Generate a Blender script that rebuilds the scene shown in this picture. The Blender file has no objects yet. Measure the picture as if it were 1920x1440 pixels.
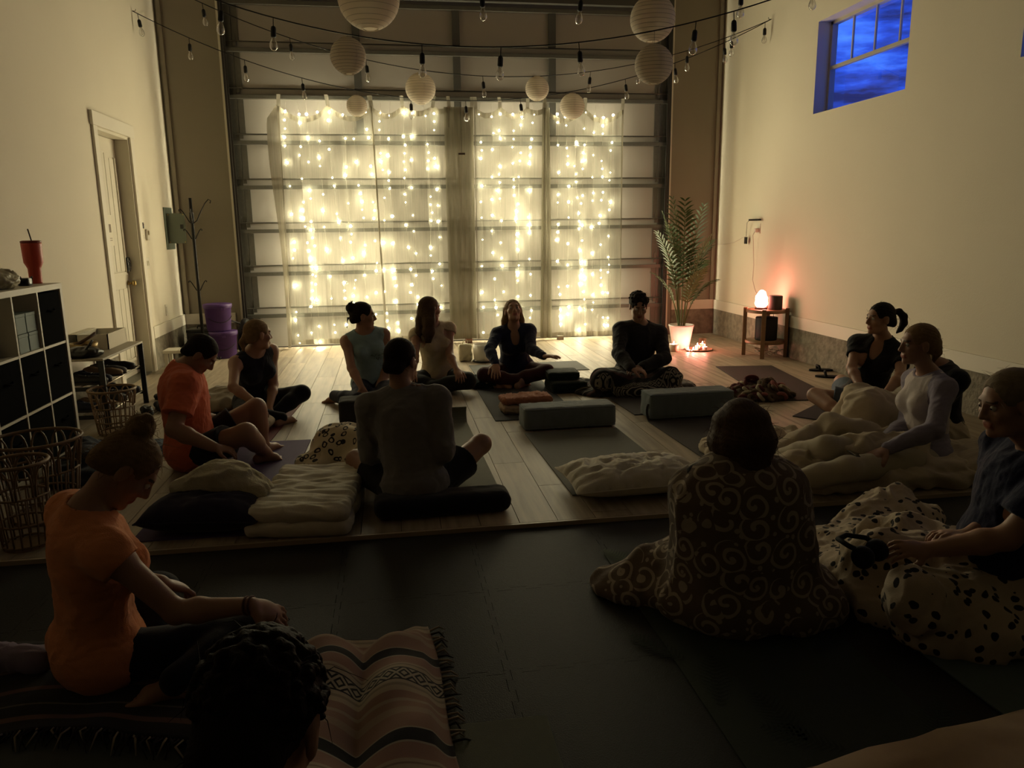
import bpy, bmesh, math, random
import numpy as np
from mathutils import Vector, Matrix, Euler

SC = bpy.context.scene
COL = SC.collection

# ------------------------------------------------------------------ camera
CAM_H = 1.475
def camera():
    cd = bpy.data.cameras.new('camera'); cam = bpy.data.objects.new('camera', cd); COL.objects.link(cam)
    cd.sensor_fit = 'HORIZONTAL'; cd.sensor_width = 36.0; cd.lens = 1429.5 * 36.0 / 1920.0
    cd.clip_start = 0.05; cd.clip_end = 200
    yaw, pitch, roll = 0.1542, 0.2008, -0.0130
    cy, sy, cp, sp = math.cos(yaw), math.sin(yaw), math.cos(pitch), math.sin(pitch)
    f = Vector((sy*cp, cy*cp, -sp)); r = Vector((cy, -sy, 0)); u = r.cross(f)
    r2 = r*math.cos(roll) + u*math.sin(roll); u2 = -r*math.sin(roll) + u*math.cos(roll)
    m = Matrix.Identity(4)
    for i in range(3):
        m[i][0] = r2[i]; m[i][1] = u2[i]; m[i][2] = -f[i]
    m[0][3], m[1][3], m[2][3] = 0, 0, CAM_H
    cam.matrix_world = m
    SC.camera = cam
camera()

# ------------------------------------------------------------------ world: dusk sky
def world():
    w = bpy.data.worlds.new('dusk_sky'); SC.world = w; w.use_nodes = True
    nt = w.node_tree; nt.nodes.clear()
    N = nt.nodes.new; L = nt.links.new
    tc = N('ShaderNodeTexCoord'); mp = N('ShaderNodeMapping'); mp.inputs['Scale'].default_value = (1.6, 1.6, 7.0)
    ns = N('ShaderNodeTexNoise'); ns.inputs['Scale'].default_value = 3.6; ns.inputs['Detail'].default_value = 6; ns.inputs['Roughness'].default_value = .6
    cr = N('ShaderNodeValToRGB'); cr.color_ramp.elements[0].position = .42; cr.color_ramp.elements[0].color = (.014, .020, .11, 1)
    cr.color_ramp.elements[1].position = .52; cr.color_ramp.elements[1].color = (.020, .065, .55, 1)
    e = cr.color_ramp.elements.new(.64); e.color = (.06, .21, 1.0, 1)
    bg = N('ShaderNodeBackground'); bg.inputs['Strength'].default_value = 1.5
    out = N('ShaderNodeOutputWorld')
    L(tc.outputs['Generated'], mp.inputs['Vector']); L(mp.outputs['Vector'], ns.inputs['Vector']); L(ns.outputs['Fac'], cr.inputs['Fac'])
    L(cr.outputs['Color'], bg.inputs['Color']); L(bg.outputs['Background'], out.inputs['Surface'])
world()
SC.view_settings.view_transform = 'Standard'; SC.view_settings.look = 'None'
SC.view_settings.exposure = 0.0; SC.view_settings.gamma = 1.0; SC.view_settings.use_curve_mapping = False
SC.cycles.use_denoising = True
SC.cycles.max_bounces = 4; SC.cycles.diffuse_bounces = 2; SC.cycles.glossy_bounces = 2; SC.cycles.transmission_bounces = 4
SC.cycles.transparent_max_bounces = 8
SC.cycles.adaptive_threshold = .06
SC.cycles.sample_clamp_indirect = 4.0
SC.cycles.caustics_reflective = False; SC.cycles.caustics_refractive = False

# light levels of the place
LED_STRENGTH = 365.0
LED_BACK = .028
LED_COLOR = (1.0, .92, .63)
SALT_STRENGTH = 46.0
FLAME_STRENGTH = 900.0

# ------------------------------------------------------------------ materials
MATS = {}
def mat(name, rgb, rough=.7, var=.0, vscale=8.0, bump=.0, bscale=40.0, metal=0.0, spec=.4, sheen=0.0, tint=None):
    """principled material; var mixes a darker/other tint in by object-space noise, bump adds fine relief"""
    if name in MATS: return MATS[name]
    m = bpy.data.materials.new(name); m.use_nodes = True; nt = m.node_tree
    b = nt.nodes['Principled BSDF']; N = nt.nodes.new; L = nt.links.new
    b.inputs['Base Color'].default_value = (*rgb, 1); b.inputs['Roughness'].default_value = rough
    b.inputs['Metallic'].default_value = metal; b.inputs['Specular IOR Level'].default_value = spec
    if sheen: b.inputs['Sheen Weight'].default_value = sheen; b.inputs['Sheen Roughness'].default_value = .5
    tc = None
    if var or bump:
        tc = N('ShaderNodeTexCoord')
    if var:
        ns = N('ShaderNodeTexNoise'); ns.inputs['Scale'].default_value = vscale; ns.inputs['Detail'].default_value = 4
        L(tc.outputs['Object'], ns.inputs['Vector'])
        mx = N('ShaderNodeMix'); mx.data_type = 'RGBA'
        t = tint or tuple(c*(1-var) for c in rgb)
        mx.inputs['A'].default_value = (*rgb, 1); mx.inputs['B'].default_value = (*t, 1)
        L(ns.outputs['Fac'], mx.inputs['Factor']); L(mx.outputs['Result'], b.inputs['Base Color'])
    if bump:
        n2 = N('ShaderNodeTexNoise'); n2.inputs['Scale'].default_value = bscale; n2.inputs['Detail'].default_value = 3
        L(tc.outputs['Object'], n2.inputs['Vector'])
        bp = N('ShaderNodeBump'); bp.inputs['Strength'].default_value = bump; bp.inputs['Distance'].default_value = .01
        L(n2.outputs['Fac'], bp.inputs['Height']); L(bp.outputs['Normal'], b.inputs['Normal'])
    MATS[name] = m; return m

def emit(name, rgb, strength):
    if name in MATS: return MATS[name]
    m = bpy.data.materials.new(name); m.use_nodes = True; nt = m.node_tree; nt.nodes.clear()
    e = nt.nodes.new('ShaderNodeEmission'); o = nt.nodes.new('ShaderNodeOutputMaterial')
    e.inputs['Color'].default_value = (*rgb, 1); e.inputs['Strength'].default_value = strength
    nt.links.new(e.outputs[0], o.inputs['Surface']); MATS[name] = m; return m

# ------------------------------------------------------------------ object helpers
def link(name, me, parent=None, m=None, smooth=False):
    if m is not None:
        for k in (m if isinstance(m, (list, tuple)) else [m]): me.materials.append(k)
    if smooth: me.shade_smooth()
    o = bpy.data.objects.new(name, me); COL.objects.link(o)
    if parent is not None: o.parent = parent
    return o
def tag(o, label, cat, group=None):
    o['label'] = label; o['category'] = cat
    if group: o['group'] = group
    return o
def thing(name, label, cat, loc=(0, 0, 0), rz=0.0, group=None):
    o = bpy.data.objects.new(name, None); COL.objects.link(o); o.location = loc; o.rotation_euler = (0, 0, rz)
    o.empty_display_size = .1
    return tag(o, label, cat, group)
def struct(o): o['kind'] = 'structure'; return o
def stuff(o): o['kind'] = 'stuff'; return o
def copy_tree(o, loc=None, rz=None, parent=None):
    c = o.copy(); COL.objects.link(c); c.parent = parent
    if loc is not None: c.location = loc
    if rz is not None: c.rotation_euler = (0, 0, rz)
    for ch in o.children: copy_tree(ch, parent=c)
    return c

class MB:
    """collects simple shapes into one mesh"""
    def __init__(s): s.v = []; s.f = []; s.uv = None
    def add(s, vs, fs):
        n = len(s.v); s.v += [tuple(v) for v in vs]; s.f += [tuple(i+n for i in f) for f in fs]; return s
    def box(s, x0, x1, y0, y1, z0, z1):
        return s.add([(x0,y0,z0),(x1,y0,z0),(x1,y1,z0),(x0,y1,z0),(x0,y0,z1),(x1,y0,z1),(x1,y1,z1),(x0,y1,z1)],
              [(3,2,1,0),(4,5,6,7),(0,1,5,4),(1,2,6,5),(2,3,7,6),(3,0,4,7)])
    def cbox(s, c, d): return s.box(c[0]-d[0]/2,c[0]+d[0]/2,c[1]-d[1]/2,c[1]+d[1]/2,c[2]-d[2]/2,c[2]+d[2]/2)
    def tube(s, pts, r, n=6, caps=True, closed=False):
        pts = [Vector(p) for p in pts]; m = len(pts); rs = r if isinstance(r, (list, tuple)) else [r]*m
        rings = []; prev = None
        for i, p in enumerate(pts):
            a = pts[(i-1) % m] if (i > 0 or closed) else p; b = pts[(i+1) % m] if (i < m-1 or closed) else p
            t = (b-a)
            if t.length < 1e-9: t = Vector((0,0,1))
            t.normalize()
            if prev is None:
                up = Vector((0,0,1)) if abs(t.z) < .9 else Vector((1,0,0)); nx = t.cross(up).normalized()
            else:
                nx = prev - t*prev.dot(t)
                nx = nx.normalized() if nx.length > 1e-6 else t.orthogonal().normalized()
            prev = nx; ny = t.cross(nx)
            rings.append([p + (nx*math.cos(2*math.pi*k/n) + ny*math.sin(2*math.pi*k/n))*rs[i] for k in range(n)])
        vs = [q for rg in rings for q in rg]; fs = []
        for i in range(m if closed else m-1):
            j = (i+1) % m
            for k in range(n): fs.append((i*n+k, i*n+(k+1)%n, j*n+(k+1)%n, j*n+k))
        if caps and not closed:
            fs.append(tuple(range(n))[::-1]); fs.append(tuple((m-1)*n+k for k in range(n)))
        return s.add(vs, fs)
    def lathe(s, prof, n=20, c=(0,0,0), close=True):
        vs = []; fs = []
        for (r, z) in prof:
            for k in range(n):
                a = 2*math.pi*k/n; vs.append((c[0]+r*math.cos(a), c[1]+r*math.sin(a), c[2]+z))
        for i in range(len(prof)-1):
            for k in range(n): fs.append((i*n+k, i*n+(k+1)%n, (i+1)*n+(k+1)%n, (i+1)*n+k))
        if close:
            fs.append(tuple(range(n))[::-1]); fs.append(tuple((len(prof)-1)*n+k for k in range(n)))
        return s.add(vs, fs)
    def prism(s, poly, z0, z1):
        n = len(poly)
        return s.add([(x,y,z0) for x,y in poly]+[(x,y,z1) for x,y in poly],
              [tuple(range(n))[::-1], tuple(range(n,2*n))]+[(i,(i+1)%n,n+(i+1)%n,n+i) for i in range(n)])
    def xf(s, M):
        s.v = [tuple(M @ Vector(v)) for v in s.v]; return s
    def mesh(s, name):
        me = bpy.data.meshes.new(name); me.from_pydata(s.v, [], s.f); me.update(); return me
    def build(s, name, m=None, parent=None, smooth=False, bevel=0.0):
        me = s.mesh(name)
        if bevel:
            bm = bmesh.new(); bm.from_mesh(me)
            bmesh.ops.bevel(bm, geom=[e for e in bm.edges if e.calc_face_angle(0) > .5], offset=bevel, segments=2, profile=.6, affect='EDGES')
            bm.to_mesh(me); bm.free()
        return link(name, me, parent, m, smooth)

def sheet(nu, nv, fn, name, m, parent=None, thick=0.0):
    """grid surface fn(u,v)->xyz with uv map; optional solid thickness"""
    vs = [fn(i/(nu-1), j/(nv-1)) for j in range(nv) for i in range(nu)]
    fs = [(j*nu+i, j*nu+i+1, (j+1)*nu+i+1, (j+1)*nu+i) for j in range(nv-1) for i in range(nu-1)]
    me = bpy.data.meshes.new(name); me.from_pydata(vs, [], fs)
    uv = me.uv_layers.new(name='UVMap')
    li = np.empty(len(me.loops), dtype=np.int32); me.loops.foreach_get('vertex_index', li)
    a = np.stack([(li % nu)/(nu-1), (li // nu)/(nv-1)], 1).astype(np.float32)
    uv.data.foreach_set('uv', a.ravel())
    o = link(name, me, parent, m, True)
    if thick:
        md = o.modifiers.new('thickness', 'SOLIDIFY'); md.thickness = thick; md.offset = -1
    return o
def lerp(a, b, t): return a+(b-a)*t
def smooth01(t): t = max(0., min(1., t)); return t*t*(3-2*t)

# ------------------------------------------------------------------ room dimensions
XL, XR, YB, YR, ZC = -2.604, 4.455, 10.135, -1.6, 5.2
GL, GR = -1.877, 3.728          # garage door opening
SEC = .5348                      # door section height
YP = 3.631                       # front edge of the raised plank floor
ZF = -.022                       # top of the foam tiles

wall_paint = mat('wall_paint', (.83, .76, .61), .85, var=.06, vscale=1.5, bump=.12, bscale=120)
back_shade_paint = mat('back_wall_shade_paint', (.33, .29, .22), .85, var=.06, vscale=1.5, bump=.12, bscale=120)  # darker copy of the wall paint: the back wall's shade is put into its colour
white_trim = mat('white_trim_paint', (.82, .76, .63), .5)
def concrete():
    m = mat('stem_wall_concrete', (.42, .37, .28), .95, var=.85, vscale=14, bump=.9, bscale=34)
    return m
def walls():
    th = .22
    # right wall with two window openings
    W1 = (6.345, 7.82, 2.615, 3.52); W2 = (3.60, 5.10, 2.615, 3.52)
    b = MB()
    ys = [YR, W2[0], W2[1], W1[0], W1[1], YB+th]
    for i in range(5):
        if i in (1, 3):
            b.box(XR, XR+th, ys[i], ys[i+1], 0-.05, W1[2]); b.box(XR, XR+th, ys[i], ys[i+1], W1[3], ZC)
        else: b.box(XR, XR+th, ys[i], ys[i+1], -.05, ZC)
    struct(b.build('wall_right', wall_paint))
    # left wall with the entry door opening
    b = MB(); dy0, dy1, dz = 7.765, 8.665, 2.43
    b.box(XL-th, XL, YR, dy0, -.05, ZC); b.box(XL-th, XL, dy1, YB+th, -.05, ZC); b.box(XL-th, XL, dy0, dy1, dz, ZC)
    struct(b.build('wall_left', wall_paint))
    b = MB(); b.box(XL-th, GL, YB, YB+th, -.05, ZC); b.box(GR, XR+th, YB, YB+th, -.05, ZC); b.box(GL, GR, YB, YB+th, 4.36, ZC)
    struct(b.build('wall_back', back_shade_paint))
    struct(MB().box(XL-th, XR+th, YR-th, YR, -.05, ZC).build('wall_front', mat('rear_wall_paint', (.14, .12, .095), .9)))
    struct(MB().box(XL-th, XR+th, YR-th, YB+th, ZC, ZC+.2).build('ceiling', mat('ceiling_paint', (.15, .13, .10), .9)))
    # concrete stem wall strips with the white baseboard above them
    cm = concrete()
    def strip(nm, x0, x1, y0, y1, z0, z1, m): return struct(MB().box(x0, x1, y0, y1, z0, z1).build(nm, m))
    zc, zb = .345, .474
    strip('trim_1', XR-.018, XR, YR, YB, -.05, zc, cm); strip('trim_2', XL, XL+.018, 8.80, YB, -.05, zc, cm)
    strip('trim_3', XL, XL+.018, YR, 7.63, -.05, zc, cm)
    strip('trim_4', XL, GL-.10, YB-.018, YB, -.05, zc, cm); strip('trim_5', GR+.10, XR, YB-.018, YB, -.05, zc, cm)
    strip('baseboard_right', XR-.022, XR, YR, YB, zc, zb, white_trim); strip('baseboard_left', XL, XL+.022, 8.80, YB, zc, zb, white_trim)
    strip('baseboard_left_near', XL, XL+.022, YR, 7.63, zc, zb, white_trim)
    strip('baseboard_back_left', XL, GL-.10, YB-.022, YB, zc, zb, white_trim); strip('baseboard_back_right', GR+.10, XR, YB-.022, YB, zc, zb, white_trim)
    # corner battens and the pale steel edge of the door opening
    strip('trim_6', XR-.075, XR-.03, YB-.03, YB, zb, ZC, back_shade_paint); strip('trim_7', XL+.03, XL+.075, YB-.03, YB, zb, ZC, back_shade_paint)
    strip('trim_8', GL-.030, GL, YB-.045, YB+.02, 0, 4.36, white_trim); strip('trim_9', GR, GR+.030, YB-.045, YB+.02, 0, 4.36, white_trim)
    # windows
    glass = bpy.data.materials.new('window_glass'); glass.use_nodes = True; nt = glass.node_tree; nt.nodes.clear()
    tr = nt.nodes.new('ShaderNodeBsdfTransparent'); gl = nt.nodes.new('ShaderNodeBsdfGlossy'); gl.inputs['Roughness'].default_value = .02
    mx = nt.nodes.new('ShaderNodeMixShader'); mx.inputs[0].default_value = .07; o = nt.nodes.new('ShaderNodeOutputMaterial')
    nt.links.new(tr.outputs[0], mx.inputs[1]); nt.links.new(gl.outputs[0], mx.inputs[2]); nt.links.new(mx.outputs[0], o.inputs[0])
    frame_m = mat('window_vinyl', (.55, .50, .42), .5)
    for n, (y0, y1, z0, z1) in enumerate((W1, W2), 1):
        w = bpy.data.objects.new('window_%d' % n, None); COL.objects.link(w); struct(w); w.location = (XR+.17, (y0+y1)/2, z0)
        hw = (y1-y0)/2; hh = z1-z0; zr = hh*.50
        fr = MB().box(-.03,.03,-hw,-hw+.035,0,hh).box(-.03,.03,hw-.035,hw,0,hh).box(-.03,.03,-hw,hw,0,.03).box(-.03,.03,-hw,hw,hh-.03,hh)
        fr.build('window_frame', frame_m, w)
        MB().box(-.025,.012,-hw+.035,hw-.035,zr-.018,zr+.018).build('meeting_rail', frame_m, w)
        for k in (1, 2, 3):
            y = -hw + 2*hw*k/4
            MB().box(-.012,.006,y-.008,y+.008,zr+.018,hh-.03).build('muntin', frame_m, w)
        for k in range(4):
            ya = -hw+2*hw*k/4+.006; yb = -hw+2*hw*(k+1)/4-.006
            MB().box(-.002,.002,ya,yb,zr+.018,hh-.03).build('pane', glass, w)
        MB().box(-.002,.002,-hw+.035,hw-.035,.03,zr-.018).build('pane', glass, w)
walls()

# ------------------------------------------------------------------ floor: planks and foam tiles
def plank_mat():
    m = bpy.data.materials.new('vinyl_plank'); m.use_nodes = True; nt = m.node_tree; b = nt.nodes['Principled BSDF']; N = nt.nodes.new; L = nt.links.new
    tc = N('ShaderNodeTexCoord'); oi = N('ShaderNodeObjectInfo'); mp = N('ShaderNodeMapping'); mp.inputs['Scale'].default_value = (22, 1.6, 1)
    vm = N('ShaderNodeVectorMath'); vm.operation = 'ADD'
    cx = N('ShaderNodeCombineXYZ'); mu = N('ShaderNodeMath'); mu.operation = 'MULTIPLY'; mu.inputs[1].default_value = 40
    L(oi.outputs['Random'], mu.inputs[0]); L(mu.outputs[0], cx.inputs['Y']); L(tc.outputs['Object'], vm.inputs[0]); L(cx.outputs[0], vm.inputs[1])
    L(vm.outputs[0], mp.inputs['Vector'])
    ns = N('ShaderNodeTexNoise'); ns.inputs['Scale'].default_value = 1.0; ns.inputs['Detail'].default_value = 6; L(mp.outputs[0], ns.inputs['Vector'])
    cr = N('ShaderNodeValToRGB'); cr.color_ramp.elements[0].position = .3; cr.color_ramp.elements[0].color = (.28, .222, .152, 1)
    cr.color_ramp.elements[1].position = .72; cr.color_ramp.elements[1].color = (.50, .41, .295, 1); L(ns.outputs['Fac'], cr.inputs['Fac'])
    mx = N('ShaderNodeMix'); mx.data_type = 'RGBA'; mx.blend_type = 'MULTIPLY'; mx.inputs['Factor'].default_value = 1
    r2 = N('ShaderNodeMapRange'); r2.inputs['To Min'].default_value = .82; r2.inputs['To Max'].default_value = 1.08; L(oi.outputs['Random'], r2.inputs['Value'])
    L(cr.outputs[0], mx.inputs['A']); L(r2.outputs[0], mx.inputs['B']); L(mx.outputs['Result'], b.inputs['Base Color'])
    b.inputs['Roughness'].default_value = .5; b.inputs['Specular IOR Level'].default_value = .42
    bp = N('ShaderNodeBump'); bp.inputs['Strength'].default_value = .12; bp.inputs['Distance'].default_value = .004; L(ns.outputs['Fac'], bp.inputs['Height']); L(bp.outputs[0], b.inputs['Normal'])
    return m
def floors():
    slab = struct(MB().box(XL-.8, XR+.4, YR-.4, YB+.4, -.12, -.05).build('floor', mat('concrete_slab', (.08, .075, .065), .9)))
    pm = plank_mat(); w, Ln, g = .2, 1.22, .0016
    rnd = random.Random(5); y_end = YB+.1
    proto = {}
    ncol = int(math.ceil((XR-XL)/w))
    for c in range(ncol):
        x0 = XL+c*w; x1 = min(x0+w, XR); y = YP - rnd.choice((0, .3, .6, .9)) ; y = YP-(c*.47 % Ln)
        while y < y_end:
            a = max(y, YP); b = min(y+Ln, y_end)
            if b-a > .05:
                key = (round(b-a, 3), round(x1-x0, 3))
                if key not in proto:
                    me = MB().box(g, key[1]-g, g, key[0]-g, -.02, 0).mesh('plank'); me.materials.append(pm); proto[key] = me
                o = bpy.data.objects.new('plank', proto[key]); COL.objects.link(o); o.parent = slab; o.location = (x0, a, 0)
            y += Ln
    struct(MB().box(XL, XR, YP-.018, YP, -.05, -.0005).build('trim_10', mat('plank_edge', (.42, .34, .24), .45)))
    # interlocking foam tiles
    fm = mat('black_foam', (.014, .0125, .010), .6, var=.3, vscale=60, bump=.35, bscale=260, spec=.3)
    T = .61; th, tw = .022, T/10
    def side():  # teeth profile of one edge from 0..T
        pts = []
        for k in range(10):
            s0, s1 = k*tw, (k+1)*tw; hgt = th if k % 2 else 0
            e = .005
            if k % 2: pts += [(s0+e, 0), (s0-e*.6, hgt), (s1+e*.6, hgt), (s1-e, 0)]
        return pts
    sd = side(); q = .0009
    def tile():
        poly = []
        poly += [(q, q)] + [(x, -y+q) for x, y in sd] + [(T-q, q)]
        poly += [(T-q+y*1, x) for x, y in sd] + [(T-q, T-q)]
        # the opposite sides carry the matching notches
        poly += [(x, T-q-y) for x, y in reversed(sd)] + [(q, T-q)]
        poly += [(q+y, x) for x, y in reversed(sd)]
        return MB().prism(poly, -.05, ZF)
    me = tile().mesh('foam_tile'); me.materials.append(fm)
    rows = 5
    MB().box(XL, XR, YP-.12, YP-.0185, -.05, ZF-.0006).build('foam_edge', fm, slab)
    for r in range(rows):
        for c in range(12):
            o = bpy.data.objects.new('foam_tile', me); COL.objects.link(o); o.parent = slab
            o.location = (XL-.12+c*T, YP-.045-(r+1)*T, 0)
    struct(MB().box(XL, XR, YR, YP-.045-rows*T-.03, -.05, ZF-.001).build('floor_rear', fm))
floors()
# ------------------------------------------------------------------ garage door
def garage_door():
    root = bpy.data.objects.new('door_1', None); COL.objects.link(root); struct(root); root.location = ((GL+GR)/2, YB+.06, 0)
    hw = (GR-GL)/2
    skin = mat('door_skin_white', (.40, .365, .31), .6, var=.05, vscale=2)
    steel = mat('galvanised_steel', (.17, .16, .13), .42, metal=.6, var=.25, vscale=30)
    dark = mat('dark_steel_stile', (.10, .095, .08), .5, metal=.4)
    track = mat('track_steel', (.05, .045, .04), .5, metal=.6)
    xs = [-.30-(GL+GR)/2, .93-(GL+GR)/2, 2.155-(GL+GR)/2]
    zs = [0] + [.522+k*SEC for k in range(8)]
    sec_me = {}
    st_me = MB().box(-.035,.035,-.035,0,.0,1).mesh('stile'); st_me.materials.append(dark)
    for k in range(8):
        z0, z1 = zs[k], zs[k+1]
        s = MB().box(-hw+.01, hw-.01, 0, .045, z0+.003, z1-.004).build('door_section', skin, root)
        # seam lip, strut, stiles, hinges
        MB().box(-hw+.02, hw-.02, -.006, .0, z1-.013, z1-.005).build('section_lip', steel, s)
        MB().box(-hw+.02, hw-.02, -.062, -.050, z1-.128, z1-.088).box(-hw+.02, hw-.02, -.060, -.004, z1-.092, z1-.084).box(-hw+.02, hw-.02, -.060, -.004, z1-.130, z1-.124).build('strut', steel, s)
        if k >= 5:
            for x in xs:
                MB().box(x-.045, x+.045, -.040, -.001, z0+.004, z1-.13).build('stile', dark, s)
        for sg in (-1, 1):
            x0 = sg*(hw-.02); x1 = sg*(hw-.115); x2 = sg*(hw-.19)
            a, b = min(x0, x1), max(x0, x1)
            MB().box(a, b, -.022, -.001, z0+.004, z1-.014).build('end_stile', steel, s)
            a, b = min(x1, x2), max(x1, x2)
            MB().box(a+.006, b, -.014, -.001, z0+.004, z1-.135).build('end_stile', steel, s)
            h = MB()
            for dx in (.05, .14):
                xx = sg*(hw-dx)
                h.prism([(xx-.022, z1-.06), (xx+.022, z1-.06), (xx+.012, z1+.07), (xx, z1+.09), (xx-.012, z1+.07)], .0, .006)
            h.v = [(x, -.024-z*.6, y) for x, y, z in h.v]
            h.tube([(sg*(hw-.20), -.034, z1-.005), (sg*(hw+.012), -.034, z1-.005)], .007, 6)
            h.build('hinge', steel, s)
    for sg in (-1, 1):
        x = sg*(hw-.012)
        MB().box(x-.012, x+.012, -.13, .0, .0, 4.5).box(x-sg*.030-.012, x-sg*.030+.012, -.13, -.122, 0, 4.5).build('track', track, root)
    MB().box(-hw, hw, -.006, .05, -.012, .012).build('weather_seal', mat('rubber_seal', (.04, .035, .03), .7), root)
    MB().box(-hw, hw, .05, .07, -.02, 4.5).build('outer_skin', skin, root)
    MB().box(-hw, hw, -.14, -.06, 4.225, 4.36).build('top_rail', dark, root)
garage_door()
# pull cord end hanging in front of the undressed curtain strip
def pull_cord():
    t = thing('pull_cord', 'thin cord with a small dark bar handle hanging at the plain curtain strip', 'cord', (.945, YB-.185, 2.395))
    MB().tube([(0, .08, .64), (0, .02, .60), (0, 0, .03)], .0022, 5).build('string', mat('dark_cord', (.03, .025, .02), .8), t)
    MB().cbox((0, 0, .012), (.085, .02, .022)).build('handle', mat('dark_wood_handle', (.05, .03, .02), .6), t, bevel=.004)
pull_cord()

# ------------------------------------------------------------------ sheer curtains
def sheer_mat(name, transp, transl, dif, rgb):
    m = bpy.data.materials.new(name); m.use_nodes = True; nt = m.node_tree; nt.nodes.clear(); N = nt.nodes.new; L = nt.links.new
    t = N('ShaderNodeBsdfTransparent'); t.inputs[0].default_value = (1, .97, .9, 1)
    tl = N('ShaderNodeBsdfTranslucent'); tl.inputs[0].default_value = (*rgb, 1)
    d = N('ShaderNodeBsdfDiffuse'); d.inputs[0].default_value = (*rgb, 1)
    m1 = N('ShaderNodeMixShader'); m1.inputs[0].default_value = dif/(dif+transl); L(tl.outputs[0], m1.inputs[1]); L(d.outputs[0], m1.inputs[2])
    m2 = N('ShaderNodeMixShader'); L(t.outputs[0], m2.inputs[1]); L(m1.outputs[0], m2.inputs[2])
    # the weave: opacity varies with fine vertical slubs
    tc = N('ShaderNodeTexCoord'); mp = N('ShaderNodeMapping'); mp.inputs['Scale'].default_value = (60, 10, 1.5); ns = N('ShaderNodeTexNoise'); ns.inputs['Scale'].default_value = 1.6; ns.inputs['Detail'].default_value = 4
    L(tc.outputs['Object'], mp.inputs['Vector']); L(mp.outputs[0], ns.inputs['Vector'])
    mr = N('ShaderNodeMapRange'); mr.inputs['From Min'].default_value = .3; mr.inputs['From Max'].default_value = .7
    mr.inputs['To Min'].default_value = (dif+transl)*.8; mr.inputs['To Max'].default_value = min(1, (dif+transl)*1.2)
    L(ns.outputs['Fac'], mr.inputs['Value']); L(mr.outputs[0], m2.inputs[0])
    o = N('ShaderNodeOutputMaterial'); L(m2.outputs[0], o.inputs[0]); return m
SHEER = sheer_mat('sheer_voile', .62, .26, .12, (.16, .156, .125))
HEM = sheer_mat('sheer_hem_double', .5, .26, .50, (.34, .31, .24))
DENSE = sheer_mat('gathered_voile', .3, .30, .50, (.30, .28, .21))
CUR_Y = YB-.135
LED_XS = []
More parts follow.
